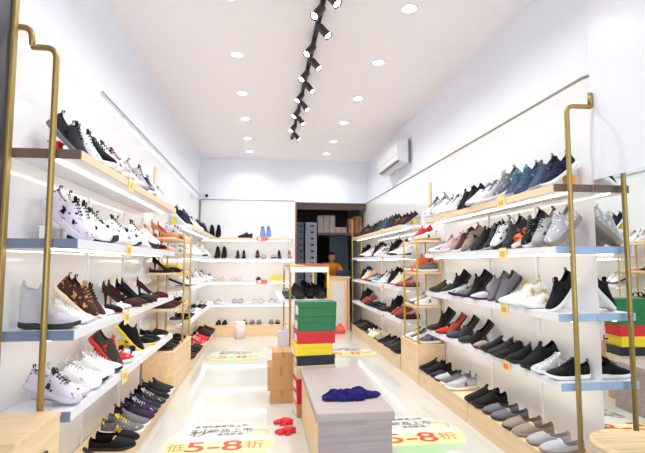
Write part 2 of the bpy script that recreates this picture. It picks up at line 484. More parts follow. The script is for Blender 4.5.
def make_shoe(kind, up, so, acc, lab):
    names = dict(sneaker='sneaker', chunky='sneaker', knit='sneaker', loafer='loafer', pump='high_heel_pump', sandal='sandal', flat='ballet_flat', boot='ankle_boot')
    r = empty(names[kind], (0, 0, -50))
    def add(pn, me, label=None):
        o = bpy.data.objects.new(pn, me); C.objects.link(o); o.parent = r
        if label: o['label'] = label
        return o
    um, sm, am = cm(up), cs(so), cm(acc)
    if kind in ('sneaker', 'chunky', 'knit', 'boot'):
        th = .038 if kind == 'chunky' else .026
        dz = th-.026 + (.010 if kind == 'chunky' else 0)
        st = [(x, w+(.002 if kind == 'chunky' else 0), z+dz) for x, w, z in SN]
        if kind == 'boot': st = [(x, w*(.98 if x < .1 else 1), z+(.115 if x < .095 else .09 if x < .11 else .02 if x < .13 else 0)) for x, w, z in st]
        L = .266
        zb = lambda x: th-.006+ramp(x, L, .010, .004)
        lin = LINL if up in ('white', 'offwhite', 'cream', 'lilac', 'lightgrey', 'pink') else LIN
        if kind != 'knit' and kind != 'boot' and acc != up: um = cp(up, acc, .32 if kind == 'chunky' else .27)
        add('upper', bake(loft_upper(st, zb, .008, .088), 'upper', [um, lin], .003, 1))
        add('sole', bake(sole_mb(st, lambda x: ramp(x, L, .014, .006), lambda x: th+ramp(x, L, .008, .005)+(.004 if x < .09 else 0), .0045), 'sole', [sm], 0, 1),
            so+' sole' if so != up else None)
        # tongue
        if kind == 'boot': return r
        mb = MB(); mb.mats = [None]
        g = []
        for i in range(5):
            t = i/4; x = .118-.034*t; z = .082+dz+.034*t; w = .017+.004*t
            g.append([mb.bm.verts.new((x+.004*abs(q), w*q+.005, z-.006*q*q)) for q in (-1, -.5, 0, .5, 1)])
        for a, b in zip(g, g[1:]):
            for i in range(4): mb.bm.faces.new([a[i], a[i+1], b[i+1], b[i]])
        add('tongue', bake(mb, 'tongue', [am if acc != up else um, um], .005, 1), acc+' tongue' if acc != up else None)
        if kind != 'knit':
            mb = MB(); lm = cm(acc)
            for i in range(5):
                x = .107+.0155*i; z = [.099, .094, .086, .079, .073][i]+dz; w = .021-.0015*i
                mb.tube([(x, -w+.006, z-.011), (x+.002, -w*.5+.006, z-.001), (x+.003, .006, z+.002), (x+.002, w*.5+.006, z-.001), (x, w+.006, z-.011)], .0026, lm, 6)
            for s_ in (-1, 1):
                mb.tube([(.103, .006, .104+dz), (.098, .006+s_*.014, .112+dz), (.104, .006+s_*.024, .100+dz), (.110, .006+s_*.026, .088+dz)], .0022, lm, 6)
            add('laces', mb.mesh('laces'), acc+' laces')
            # side stripe panels
            for s_ in (-1, 1):
                mb = MB(); mb.mats = [None]
                q = []
                for (x, z) in ((.10, .036), (.125, .036), (.118, .060), (.104, .060)):
                    w = outline(st, 0, 0, x)*(.985 if z < .05 else .93)+.0022
                    q.append(mb.bm.verts.new((x, s_*w+.0055, z+dz*.6)))
                mb.bm.faces.new(q)
                add('side_stripe', bake(mb, 'side_stripe', [am, am], .002), acc+' side stripe' if acc != up else None)
        if kind != 'knit':
            mb = MB(); mb.tube([(.004, .002, .086+dz), (-.004, .002, .097+dz), (.004, .002, .104+dz), (.010, .002, .094+dz)], .0035, am, 6)
            add('heel_tab', mb.mesh('heel_tab'))
    elif kind in ('loafer', 'flat'):
        low = kind == 'flat'
        st = [(0, .018, .052), (.006, .027, .062), (.03, .032, .054), (.07, .033, .045), (.105, .036, .048), (.13, .040, .058), (.16, .044, .056), (.19, .045, .050),
              (.22, .040, .042), (.243, .029, .034), (.258, .012, .026)]
        if low: st = [(x*.92, w*.86, .012+(z-.012)*(.62 if x > .05 else .8)) for x, w, z in st]
        L = st[-1][0]; th = .010 if low else .018
        op = .125*(1.25 if low else 1)
        add('upper', bake(loft_upper(st, lambda x: th-.004+ramp(x, L, .006, 0), .004, op, gap=5 if low else 4), 'upper', [um, LINL if low else LIN], .003, 1))
        add('sole', bake(sole_mb(st, lambda x: ramp(x, L, .008, .002), lambda x: th+ramp(x, L, .006, 0), .003), 'sole', [sm], 0, 1), so+' sole' if so != up else None)
        mb = MB(); mb.mats = [None]
        xs = op+.012; w = outline(st, 0, 0, min(xs, L))*.72; z = .058 if not low else .040
        mb.tube([(xs, -w+.005, z-.018), (xs+.004, -w*.5+.005, z-.001), (xs+.005, .005, z+.002), (xs+.004, w*.5+.005, z-.001), (xs, w+.005, z-.018)], .005, None, 6)
        mb.mats = [am]; add('vamp_strap', mb.mesh('vamp_strap'), acc+' strap' if acc != up else None)
    elif kind == 'pump':
        H = .085
        def hz(x): return H*(1-min(1, x/.145))**1.15 if x < .145 else 0
        def zb(x): return .006+(H*.92*(.5+.5*math.cos(PI*min(1, x/.15))))
        st0 = [(0, .014, .052), (.006, .022, .060), (.03, .026, .052), (.065, .026, .032), (.10, .029, .026), (.135, .034, .030), (.155, .037, .038), (.18, .036, .036), (.205, .028, .030), (.225, .016, .022), (.236, .006, .014)]
        st = [(x, w, zb(x)+z) for x, w, z in st0]
        add('upper', bake(loft_upper(st, zb, .004, .145, gap=5), 'upper', [um, am], .0028, 1), up+' upper, '+acc+' inside' if acc != up else None)
        add('sole', bake(sole_mb(st, lambda x: zb(x)-.006, lambda x: zb(x)+.002, .002), 'sole', [sm], 0, 1))
        mb = MB(); mb.lathe([(.007, 0), (.006, .02), (.008, .05), (.014, .076), (.018, .088)], (.020, .001, 0), sm, 12)
        add('heel', mb.mesh('heel'), so+' heel' if so != up else None)
    elif kind == 'sandal':
        st = [(0, .022, 0), (.006, .031, 0), (.04, .036, 0), (.09, .034, 0), (.14, .041, 0), (.18, .046, 0), (.215, .042, 0), (.238, .030, 0), (.25, .013, 0)]
        L = .25
        add('footbed', bake(sole_mb(st, lambda x: ramp(x, L, .006, .0), lambda x: .020+.006*max(0, 1-x/.1)+ramp(x, L, .005, 0), .0), 'footbed', [sm], 0, 1), so+' footbed' if so != up else None)
        for x0, wd, h in ((.155, .032, .062), (.085, .022, .066)) if acc != 'slide' else ((.12, .07, .066),):
            mb = MB(); mb.mats = [None]; g = []
            for j in range(4):
                x = x0+wd*j/3
                w = outline(st, 0, .003, min(x, .249))
                g.append([mb.bm.verts.new((x+.006*math.sin(a), w*math.cos(a)+.005, .010+(h-.010-.10*max(0, x-.15))*math.sin(a)**.7)) for a in [PI*i/10 for i in range(11)]])
            for a, b in zip(g, g[1:]):
                for i in range(10): mb.bm.faces.new([a[i], b[i], b[i+1], a[i+1]])
            add('strap', bake(mb, 'strap', [um, um], .003, 1))
        mb = MB(); mb.lathe([(.0, 0), (.007, 0), (.007, .003), (0, .004)], (.13, .038, .045), M['gold'], 10, axis=Vector((0, 1, .3)))
        add('buckle', mb.mesh('buckle'), 'small gold buckle')
    return r

PROT = {}
def proto(kind, up, so, acc, lab):
    key = (kind, up, so, acc)
    if key not in PROT: PROT[key] = make_shoe(kind, up, so, acc, lab)
    return PROT[key]
used_protos = set()
WORD = dict(boot='sock-style ankle boot', sneaker='sneaker', chunky='chunky sneaker', knit='slip-on sneaker', loafer='loafer', pump='high-heel pump', sandal='strappy sandal', flat='ballet flat')
CN = dict(lightgrey='pale grey', offwhite='off-white')
def cn(c): return CN.get(c, c)
def place_shoe(spec, loc, rz, tilt, label, group, mirror=False, scale=1.0):
    kind, up, so, acc = spec
    p = proto(kind, up, so, acc, None)
    o = copy_tree(p)
    o.location = loc
    o.rotation_mode = 'XYZ'
    o.rotation_euler = (0, tilt, rz)
    o.scale = (scale, (-1 if mirror else 1)*scale*1.04, scale*1.13)
    tag(o, label, 'shoe', group)
    return o
def describe(spec):
    kind, up, so, acc = spec
    if kind == 'pump':
        extra = ' with %s inside' % cn(acc) if acc != up else (' with %s heel' % cn(so) if so != up else '')
    elif so != up: extra = ' with %s sole' % cn(so)
    elif acc != up and kind in ('sneaker', 'chunky'): extra = ' with %s laces' % cn(acc)
    else: extra = ''
    return cn(up)+' '+WORD[kind]+extra
STANDCOL = dict(red=(216, 44, 44), yellow=(244, 206, 40), orange=(236, 160, 60), white=(236, 234, 230))
def stand(x, y, z, w, h, c, label, rz=0, d=.06):
    t = empty('shoe_stand', (x, y, z), rz); tag(t, label, 'display stand')
    m = mat('stand_'+c, STANDCOL[c], .3)
    MB().box(-d/2, d/2, -w/2, w/2, 0, .006, m, .001).build('base', t)
    MB().box(-d*.38, d*.38, -w*.44, w*.44, .006, h-.006, m, .001).build('upright', t)
    MB().box(-d/2, d/2, -w/2, w/2, h-.006, h, m, .001).build('rest', t)

def put_row(side, z, sx, wx, items, where, group):
    """items: list of (y, spec, pose, stand colour); shoes point from the wall to the aisle"""
    rz = PI if side > 0 else 0      # local +x (toe) towards the aisle
    for i, it in enumerate(items):
        y, spec, pose = it[:3]; st = it[3] if len(it) > 3 else None
        kind = spec[0]
        d = -side                   # aisle direction
        jit = random.uniform(-.05, .05)
        mirror = i % 2 == 1
        sc = random.uniform(1.0, 1.05)
        if kind == 'pump': sc *= 1.17
        if 'plinth' in where and y < 5: sc *= 1.06
        L = .266*sc
        label = '%s, %s, %s from entrance' % (describe(spec), where, ORD[i])
        if len(label.split()) > 16: label = '%s %s, %s, %s from entrance' % (cn(spec[1]), WORD[kind], where, ORD[i])
        if len(label.split()) > 16: label = label.replace('sock-style ', '').replace('far ', '', 1)
        ex = d*(.035 if sx == SL and pose != 'flat' else .0)   # pulled forward to the shelf edge
        if pose == 'flat':
            x = wx + d*((.008 if sx == SR else .030)+random.uniform(0, .012))
            place_shoe(spec, (x, y, z), rz+jit, 0, label, group, mirror, sc)
        else:
            tl = dict(tilt=.70, lean=.80, low=.38)[pose]+random.uniform(-.04, .04)
            if st: tl = .62 if side > 0 else .80
            if kind == 'pump': tl = 0
            x = wx + d*(.012 if kind != 'pump' else .05)+ex
            hz = L*math.sin(tl)*.93
            place_shoe(spec, (x, y, z+hz), rz+jit*.5, tl, label, group, mirror, sc)
            if sx == SL and not st and y < 4 and pose != 'low' and kind != 'pump':
                stand(wx+d*.085, y, z, .05, max(.02, hz-.095*math.tan(tl)-.012), 'white', 'white stand under %s, %s from entrance' % (where.replace('wall ', 'shelves ', 1) if 0 else '%s %s on %s' % (cn(spec[1]), WORD[kind], where.split(' of ')[0]), ORD[i]))
            if st:
                stand(wx+d*.065+ex, y, z, .07, max(.02, hz-.072*math.tan(tl)-.018), st,
                      '%s display stand under the %s on %s' % (st, describe(spec), where.split(' of ')[0].replace(', ', ' ')))

def expand(seq, y0, step=.125, end=None):
    """seq of (spec, pose[, stand]) -> pairs starting at y0"""
    out = []; y = y0
    for e in seq:
        n = e[3] if len(e) > 3 else 2
        gap = e[4] if len(e) > 4 else .05
        for q in range(n):
            if end and y > end: return out
            out.append((y, e[0], e[1], e[2] if (len(e) > 2 and q == 0) else None))
            y += step
        y += gap
    return out
S = lambda k, u, s=None, a=None: (k, u, s or u, a or u)
WL, WR = XL+.002, XR-.002
# --- the wall beside the mirror, shop-front bay
R1 = [(2.66, S('sneaker', 'navy', 'white', 'black'), 'tilt', 'orange'), (2.79, S('sneaker', 'slate', 'lightgrey', 'grey'), 'tilt'),
      (2.98, S('sneaker', 'slate', 'slate', 'teal'), 'tilt'), (3.10, S('sneaker', 'slate', 'lightgrey', 'teal'), 'tilt'), (3.24, S('chunky', 'grey', 'white', 'lightgrey'), 'tilt'),
      (3.42, S('sneaker', 'lightgrey', 'white', 'grey'), 'low'), (3.55, S('sneaker', 'white', 'white', 'blue'), 'low'), (3.68, S('sneaker', 'white', 'lilac', 'black'), 'low'),
      (3.83, S('knit', 'black'), 'tilt'), (3.96, S('knit', 'black'), 'tilt'), (4.16, S('sneaker', 'white', 'white', 'black'), 'low'), (4.29, S('sneaker', 'white', 'white', 'grey'), 'low'),
      (4.46, S('chunky', 'white', 'white', 'grey'), 'low'), (4.60, S('chunky', 'lightgrey', 'white', 'black'), 'tilt'), (4.73, S('chunky', 'white', 'white', 'charcoal'), 'low')]
put_row(1, LEV[0], SR, WR, R1, 'top shelf of mirror-side wall', 'shoes on the mirror-side top shelf')
R2 = [(2.64, S('chunky', 'lightgrey', 'taupe', 'white'), 'tilt'), (2.78, S('chunky', 'silver', 'taupe', 'charcoal'), 'tilt'), (2.92, S('chunky', 'black', 'white', 'grey'), 'lean'),
      (3.06, S('sandal', 'orange', 'cream', 'cream'), 'tilt', 'white'), (3.20, S('sneaker', 'charcoal', 'black', 'grey'), 'lean'), (3.33, S('chunky', 'white', 'black', 'charcoal'), 'tilt'),
      (3.46, S('sneaker', 'black', 'lightgrey', 'grey'), 'tilt'), (3.60, S('knit', 'black'), 'tilt', 'red'), (3.75, S('loafer', 'charcoal', 'black', 'black'), 'tilt'), (3.88, S('sneaker', 'taupe', 'grey', 'black'), 'tilt'),
      (4.03, S('knit', 'maroon', 'white', 'pink'), 'tilt'), (4.16, S('loafer', 'taupe', 'white', 'maroon'), 'tilt'), (4.32, S('sneaker', 'pink', 'white', 'grey'), 'low'), (4.45, S('sneaker', 'grey', 'white', 'white'), 'flat'), (4.62, S('sneaker', 'white', 'white', 'blue'), 'flat')]
put_row(1, LEV[1], SR, WR, R2, 'second shelf of mirror-side wall', 'shoes on the mirror-side second shelf')
R3 = [(2.69, S('sneaker', 'black', 'white', 'black'), 'lean'), (2.90, S('sneaker', 'white', 'white', 'gold'), 'flat'), (3.03, S('sneaker', 'white', 'white', 'gold'), 'low'), (3.17, S('sneaker', 'white', 'white', 'lightgrey'), 'flat'),
      (3.33, S('knit', 'grey', 'charcoal', 'grey'), 'lean'), (3.46, S('knit', 'grey', 'charcoal', 'grey'), 'lean'), (3.64, S('loafer', 'lilac', 'charcoal', 'black'), 'flat'), (3.78, S('knit', 'black'), 'lean'), (3.91, S('sneaker', 'grey', 'navy', 'black'), 'flat'),
      (4.07, S('sneaker', 'lightgrey', 'black', 'black'), 'flat'), (4.20, S('knit', 'black'), 'lean'), (4.34, S('loafer', 'charcoal', 'white', 'black'), 'low'), (4.60, S('sneaker', 'olive', 'black', 'black'), 'flat')]
put_row(1, LEV[2], SR, WR, R3, 'third shelf of mirror-side wall', 'shoes on the mirror-side third shelf')
R4 = [(2.64, S('sneaker', 'black', 'white', 'black'), 'flat'), (2.78, S('sneaker', 'lightgrey', 'white', 'white'), 'flat'), (2.92, S('knit', 'black'), 'low'),
      (3.10, S('knit', 'black'), 'flat'), (3.23, S('sneaker', 'black'), 'flat'), (3.36, S('knit', 'charcoal', 'black'), 'flat'), (3.49, S('sneaker', 'black', 'black', 'charcoal'), 'flat'),
      (3.66, S('loafer', 'taupe', 'maroon', 'black'), 'flat'), (3.79, S('loafer', 'black', 'maroon', 'black'), 'lean'), (3.93, S('loafer', 'olive', 'charcoal', 'black'), 'flat'), (4.06, S('loafer', 'olive', 'black', 'black'), 'lean'),
      (4.19, S('loafer', 'slate', 'black', 'black'), 'flat'), (4.32, S('loafer', 'rust', 'black', 'maroon'), 'lean'), (4.45, S('loafer', 'red', 'maroon', 'pink'), 'flat'), (4.58, S('knit', 'black'), 'lean'), (4.71, S('loafer', 'maroon', 'black', 'red'), 'flat')]
put_row(1, LEV[3], SR, WR, R4, 'lowest shelf of mirror-side wall', 'shoes on the mirror-side lowest shelf')
def flo(side, z, items, where, group, wx):
    put_row(side, z, None, wx, items, where, group)
RP = [(2.66, S('loafer', 'lightgrey', 'taupe', 'white'), 'flat'), (2.78, S('loafer', 'silver', 'taupe', 'grey'), 'flat'), (2.95, S('loafer', 'taupe', 'taupe', 'cream'), 'flat'), (3.07, S('loafer', 'taupe', 'brown', 'taupe'), 'flat'),
      (3.25, S('loafer', 'grey', 'charcoal', 'lightgrey'), 'flat'), (3.37, S('loafer', 'grey', 'charcoal', 'grey'), 'flat'), (3.54, S('knit', 'black'), 'flat'), (3.66, S('knit', 'black'), 'flat'),
      (4.05, S('sneaker', 'lightgrey', 'white', 'grey'), 'flat'), (4.18, S('sneaker', 'grey', 'white', 'black'), 'flat'), (4.36, S('loafer', 'lightgrey', 'charcoal', 'white'), 'flat'), (4.48, S('loafer', 'charcoal', 'black', 'black'), 'flat'), (4.64, S('knit', 'black'), 'flat'), (4.76, S('knit', 'black'), 'flat')]
flo(1, .17, RP, 'floor plinth of mirror-side wall', 'shoes on the mirror-side plinth', XR-.022)

# --- the wall opposite the mirror, shop-front bay
L1 = [(2.53, S('sneaker', 'charcoal', 'grey', 'black'), 'tilt', 'red'), (2.69, S('sneaker', 'white', 'charcoal', 'black'), 'tilt'), (2.81, S('chunky', 'black', 'white', 'charcoal'), 'low'), (2.93, S('chunky', 'white', 'white', 'charcoal'), 'low'),
      (3.09, S('chunky', 'pink', 'white', 'maroon'), 'low'), (3.21, S('sneaker', 'white', 'pink', 'pink'), 'low'), (3.37, S('sneaker', 'white'), 'low'), (3.49, S('sneaker', 'white', 'lilac', 'white'), 'low'),
      (3.69, S('chunky', 'silver', 'grey', 'charcoal'), 'tilt'), (3.83, S('sneaker', 'grey', 'white', 'grey'), 'low'), (4.01, S('sneaker', 'navy', 'white', 'blue'), 'tilt'), (4.15, S('sneaker', 'white', 'white', 'blue'), 'low'),
      (4.35, S('sneaker', 'white'), 'low'), (4.48, S('sneaker', 'white', 'white', 'grey'), 'low'), (4.69, S('chunky', 'white'), 'low')]
put_row(-1, LEVL[0], SL, WL, L1, 'top shelf of wall opposite mirror', 'shoes on the top shelf opposite the mirror')
L2 = [(2.50, S('chunky', 'lilac', 'lilac', 'black'), 'lean'), (2.63, S('chunky', 'white', 'lilac', 'black'), 'lean'), (2.77, S('chunky', 'white', 'white', 'black'), 'low'), (2.90, S('chunky', 'white', 'charcoal', 'white'), 'flat'),
      (3.04, S('sneaker', 'white', 'white', 'black'), 'flat'), (3.17, S('chunky', 'white', 'white', 'charcoal'), 'low'), (3.31, S('sneaker', 'white', 'white', 'grey'), 'flat'), (3.44, S('sneaker', 'white', 'charcoal', 'black'), 'flat'),
      (3.58, S('chunky', 'white', 'white', 'charcoal'), 'low'), (3.71, S('sneaker', 'white', 'white', 'olive'), 'flat'), (3.87, S('sandal', 'tan', 'cream', 'tan'), 'flat'), (4.00, S('chunky', 'white', 'navy', 'tan'), 'low'),
      (4.14, S('sandal', 'orange', 'tan', 'orange'), 'tilt', 'white'), (4.27, S('pump', 'black', 'orange', 'orange'), 'flat'), (4.40, S('pump', 'tan', 'orange', 'cream'), 'flat'), (4.53, S('sandal', 'rust', 'orange', 'rust'), 'tilt', 'orange'), (4.67, S('pump', 'pink', 'tan', 'cream'), 'flat')]
put_row(-1, LEVL[1], SL, WL, L2, 'second shelf of wall opposite mirror', 'shoes on the second shelf opposite the mirror')
L3 = [(2.40, S('boot', 'lightgrey', 'charcoal', 'white'), 'flat'), (2.56, S('sneaker', 'white'), 'flat'), (2.69, S('chunky', 'brown', 'cream', 'tan'), 'tilt'), (2.82, S('sneaker', 'brown', 'white', 'black'), 'tilt'), (2.96, S('flat', 'white'), 'flat'),
      (3.08, S('pump', 'black', 'red', 'red'), 'flat'), (3.21, S('flat', 'white', 'white', 'pink'), 'flat'), (3.34, S('flat', 'white', 'tan', 'white'), 'flat'), (3.50, S('pump', 'brown', 'black', 'orange'), 'flat'), (3.64, S('pump', 'brown', 'tan', 'tan'), 'flat'),
      (3.82, S('pump', 'black', 'black', 'yellow'), 'flat'), (3.95, S('pump', 'charcoal', 'black', 'tan'), 'flat'), (4.10, S('flat', 'black'), 'flat'), (4.23, S('flat', 'brown', 'black', 'gold'), 'flat'), (4.40, S('pump', 'maroon', 'black', 'cream'), 'flat'), (4.53, S('flat', 'black', 'tan', 'black'), 'flat')]
put_row(-1, LEVL[2], SL, WL, L3, 'third shelf of wall opposite mirror', 'shoes on the third shelf opposite the mirror')
L4 = [(2.44, S('sneaker', 'lilac', 'lilac', 'charcoal'), 'low'), (2.57, S('sneaker', 'white', 'lilac', 'charcoal'), 'flat'), (2.71, S('chunky', 'white', 'white', 'lightgrey'), 'flat'), (2.84, S('sneaker', 'white', 'charcoal', 'white'), 'flat'),
      (2.97, S('chunky', 'white'), 'flat'), (3.10, S('sneaker', 'white', 'navy', 'white'), 'flat'), (3.24, S('sneaker', 'olive', 'red', 'red'), 'tilt', 'red'), (3.38, S('sneaker', 'red', 'white', 'white'), 'flat'),
      (3.52, S('sandal', 'white'), 'flat'), (3.65, S('sandal', 'navy', 'white', 'navy'), 'flat'), (3.80, S('knit', 'black', 'yellow', 'black'), 'tilt', 'yellow'), (3.94, S('flat', 'silver', 'yellow', 'charcoal'), 'flat'), (4.10, S('loafer', 'black', 'yellow', 'black'), 'flat'),
      (4.27, S('loafer', 'black'), 'flat'), (4.41, S('sandal', 'black', 'white', 'black'), 'flat'), (4.60, S('loafer', 'black', 'brown', 'black'), 'flat')]
put_row(-1, LEVL[3], SL, WL, L4, 'lowest shelf of wall opposite mirror', 'shoes on the lowest shelf opposite the mirror')
LP = [(2.86, S('knit', 'charcoal', 'grey', 'charcoal'), 'flat'), (3.20, S('loafer', 'black', 'black', 'tan'), 'flat'), (3.32, S('loafer', 'black', 'black', 'tan'), 'flat'), (3.46, S('sneaker', 'grey', 'white', 'yellow'), 'flat'), (3.58, S('knit', 'grey', 'white', 'grey'), 'flat'),
      (3.74, S('sneaker', 'purple', 'black', 'purple'), 'flat'), (3.86, S('sneaker', 'purple', 'black', 'lilac'), 'flat'), (3.98, S('knit', 'purple', 'black', 'purple'), 'flat'), (4.11, S('sneaker', 'charcoal', 'black', 'lilac'), 'flat'), (4.23, S('knit', 'black'), 'flat'),
      (4.36, S('knit', 'black', 'white', 'black'), 'flat'), (4.49, S('sneaker', 'charcoal', 'white', 'black'), 'flat')]
flo(-1, .115, LP, 'floor plinth opposite mirror', 'shoes on the plinth opposite the mirror', XL+.055)

# --- racks
def rk(side, z, ys, specs, where):
    wx = (XR-.02) if side > 0 else (XL+.022)
    items = [(y, s, p) for y, (s, p) in zip(ys, specs)]
    put_row(side, z, SR, wx, items, where, 'shoes on the gold racks')
ysr = (5.0, 5.11, 5.22, 5.33)
rk(1, 1.55, ysr, [(S('sneaker', 'white', 'white', 'navy'), 'flat'), (S('knit', 'red', 'white', 'red'), 'low'), (S('sneaker', 'white', 'white', 'grey'), 'flat'), (S('loafer', 'olive', 'black', 'olive'), 'flat')], 'top shelf of mirror-side gold rack')
rk(1, 1.20, ysr, [(S('knit', 'grey', 'white', 'black'), 'flat'), (S('chunky', 'orange', 'orange', 'orange'), 'low'), (S('sneaker', 'orange', 'white', 'white'), 'flat'), (S('sneaker', 'grey', 'white', 'white'), 'flat')], 'middle shelf of mirror-side gold rack')
rk(1, .83, ysr, [(S('sneaker', 'white', 'white', 'black'), 'flat'), (S('loafer', 'navy', 'black', 'black'), 'flat'), (S('sneaker', 'white', 'grey', 'grey'), 'flat'), (S('flat', 'black'), 'flat')], 'low shelf of mirror-side gold rack')
rk(1, .42, (4.97, 5.10, 5.22, 5.34, 5.45), [(S('sneaker', 'grey', 'white', 'navy'), 'flat'), (S('sneaker', 'white', 'white', 'navy'), 'flat'), (S('sneaker', 'grey', 'white', 'black'), 'flat'), (S('sneaker', 'white', 'white', 'black'), 'flat'), (S('loafer', 'charcoal', 'white', 'grey'), 'flat')], 'cabinet top beneath mirror-side gold rack')
ysl = (4.90, 5.04, 5.18, 5.45, 5.62)
rk(-1, 1.56, ysl, [(S('pump', 'tan', 'tan', 'tan'), 'flat'), (S('sandal', 'orange', 'tan', 'orange'), 'flat'), (S('pump', 'rust', 'brown', 'rust'), 'flat'), (S('sneaker', 'lilac', 'white', 'grey'), 'low'), (S('sneaker', 'white', 'white', 'grey'), 'low')], 'top shelf of rack opposite air conditioner')
rk(-1, 1.20, ysl, [(S('flat', 'black', 'brown', 'black'), 'flat'), (S('pump', 'black', 'black', 'tan'), 'flat'), (S('sandal', 'tan', 'tan', 'tan'), 'flat'), (S('flat', 'maroon', 'black', 'maroon'), 'flat'), (S('flat', 'pink', 'tan', 'pink'), 'flat')], 'middle shelf of rack opposite air conditioner')
rk(-1, .84, ysl, [(S('loafer', 'brown', 'black', 'brown'), 'flat'), (S('loafer', 'black'), 'flat'), (S('loafer', 'maroon', 'black', 'maroon'), 'flat'), (S('sandal', 'black'), 'flat'), (S('sandal', 'black', 'tan', 'black'), 'flat')], 'low shelf of rack opposite air conditioner')
rk(-1, .42, ysl, [(S('loafer', 'black', 'brown', 'black'), 'flat'), (S('loafer', 'charcoal', 'black', 'black'), 'flat'), (S('loafer', 'black'), 'flat'), (S('flat', 'black'), 'flat'), (S('loafer', 'black', 'black', 'gold'), 'flat')], 'cabinet top of rack opposite air conditioner')

# --- far bays
def cyc(specs, y0, y1, step=.135, gap=.05):
    out = []; y = y0; i = 0
    while y < y1 and len(out) < 26:
        s, p = specs[min(i, len(specs)-1)] if i < len(specs) else specs[i % len(specs)]
        for q in range(2):
            out.append((y, s, p)); y += step
        y += gap; i += 1
    return out
A = cyc([(S('loafer', 'brown', 'black', 'maroon'), 'tilt'), (S('loafer', 'maroon', 'maroon', 'pink'), 'tilt'), (S('knit', 'charcoal', 'black', 'grey'), 'tilt'), (S('knit', 'slate', 'lightgrey', 'slate'), 'tilt'), (S('knit', 'olive', 'black', 'olive'), 'tilt'), (S('knit', 'black'), 'tilt')], 5.70, 8.5)
A[0] = (*A[0], 'yellow')
put_row(1, LEV[0], None, WR, A, 'top shelf by air conditioner', 'shoes on the far top shelf by the air conditioner')
A = cyc([(S('sneaker', 'white', 'white', 'pink'), 'low'), (S('sneaker', 'white', 'black', 'white'), 'flat'), (S('knit', 'black', 'white', 'black'), 'lean'), (S('sneaker', 'lightgrey', 'white', 'grey'), 'flat'), (S('sneaker', 'white', 'white', 'grey'), 'low'), (S('knit', 'black'), 'lean')], 5.64, 8.5)
put_row(1, LEV[1], None, WR, A, 'second shelf by air conditioner', 'shoes on the far second shelf by the air conditioner')
A = cyc([(S('loafer', 'rust', 'black', 'tan'), 'flat'), (S('sneaker', 'cream', 'red', 'white'), 'low'), (S('knit', 'black', 'grey', 'black'), 'lean'), (S('sneaker', 'white', 'white', 'charcoal'), 'low'), (S('sneaker', 'teal', 'white', 'black'), 'flat'), (S('sneaker', 'lightgrey', 'black', 'olive'), 'flat')], 5.64, 8.5)
put_row(1, LEV[2], None, WR, A, 'third shelf by air conditioner', 'shoes on the far third shelf by the air conditioner')
A = cyc([(S('loafer', 'maroon', 'black', 'rust'), 'flat'), (S('loafer', 'rust', 'maroon', 'pink'), 'low'), (S('knit', 'black'), 'lean'), (S('loafer', 'charcoal', 'black', 'black'), 'flat'), (S('sandal', 'charcoal', 'black', 'charcoal'), 'flat'), (S('loafer', 'black'), 'flat')], 5.64, 8.5)
put_row(1, LEV[3], None, WR, A, 'lowest shelf by air conditioner', 'shoes on the far lowest shelf by the air conditioner')
A = cyc([(S('knit', 'black'), 'flat'), (S('knit', 'olive', 'black', 'black'), 'flat'), (S('knit', 'black', 'brown', 'black'), 'flat'), (S('loafer', 'taupe', 'brown', 'cream'), 'flat'), (S('sneaker', 'cream', 'white', 'olive'), 'flat'), (S('sandal', 'white', 'olive', 'white'), 'flat')], 5.70, 8.5)
flo(1, .17, A, 'floor plinth by air conditioner', 'shoes on the far plinth by the air conditioner', XR-.05)
A = cyc([(S('sneaker', 'navy', 'white', 'navy'), 'tilt'), (S('knit', 'black', 'white', 'black'), 'tilt'), (S('sneaker', 'white', 'white', 'grey'), 'low'), (S('sneaker', 'white'), 'low'), (S('knit', 'charcoal', 'white', 'charcoal'), 'tilt'), (S('knit', 'black'), 'tilt')], 5.96, 8.2)
A[0] = (*A[0], 'yellow')
put_row(-1, LEV[0], None, WL, A, 'far top shelf opposite air conditioner', 'shoes on the far top shelf opposite the air conditioner')
A = cyc([(S('sneaker', 'white', 'white', 'grey'), 'flat'), (S('chunky', 'white'), 'low'), (S('sneaker', 'white', 'white', 'black'), 'low'), (S('chunky', 'white', 'white', 'lightgrey'), 'low'), (S('sneaker', 'white', 'charcoal', 'white'), 'flat')], 5.96, 8.2)
put_row(-1, LEV[1], None, WL, A, 'far second shelf opposite air conditioner', 'shoes on the far second shelf opposite the air conditioner')
A = cyc([(S('sneaker', 'white', 'navy', 'white'), 'low'), (S('flat', 'white', 'charcoal', 'white'), 'flat'), (S('sneaker', 'white', 'white', 'charcoal'), 'low'), (S('sneaker', 'white'), 'flat')], 5.96, 8.2)
put_row(-1, LEV[2], None, WL, A, 'far third shelf opposite air conditioner', 'shoes on the far third shelf opposite the air conditioner')
A = cyc([(S('sandal', 'black', 'charcoal', 'black'), 'flat'), (S('flat', 'charcoal', 'black', 'gold'), 'flat'), (S('sandal', 'lightgrey', 'white', 'white'), 'flat'), (S('flat', 'white', 'tan', 'white'), 'flat')], 5.96, 8.2)
put_row(-1, LEV[3], None, WL, A, 'far lowest shelf opposite air conditioner', 'shoes on the far lowest shelf opposite the air conditioner')
A = cyc([(S('knit', 'maroon', 'black', 'black'), 'flat'), (S('knit', 'black'), 'flat'), (S('loafer', 'charcoal', 'black', 'grey'), 'flat'), (S('sneaker', 'red', 'white', 'white'), 'flat'), (S('knit', 'red', 'black', 'pink'), 'flat'), (S('knit', 'black', 'maroon', 'black'), 'flat')], 5.96, 8.2)
flo(-1, .115, A, 'far plinth opposite air conditioner', 'shoes on the far plinth opposite the air conditioner', XL+.055)

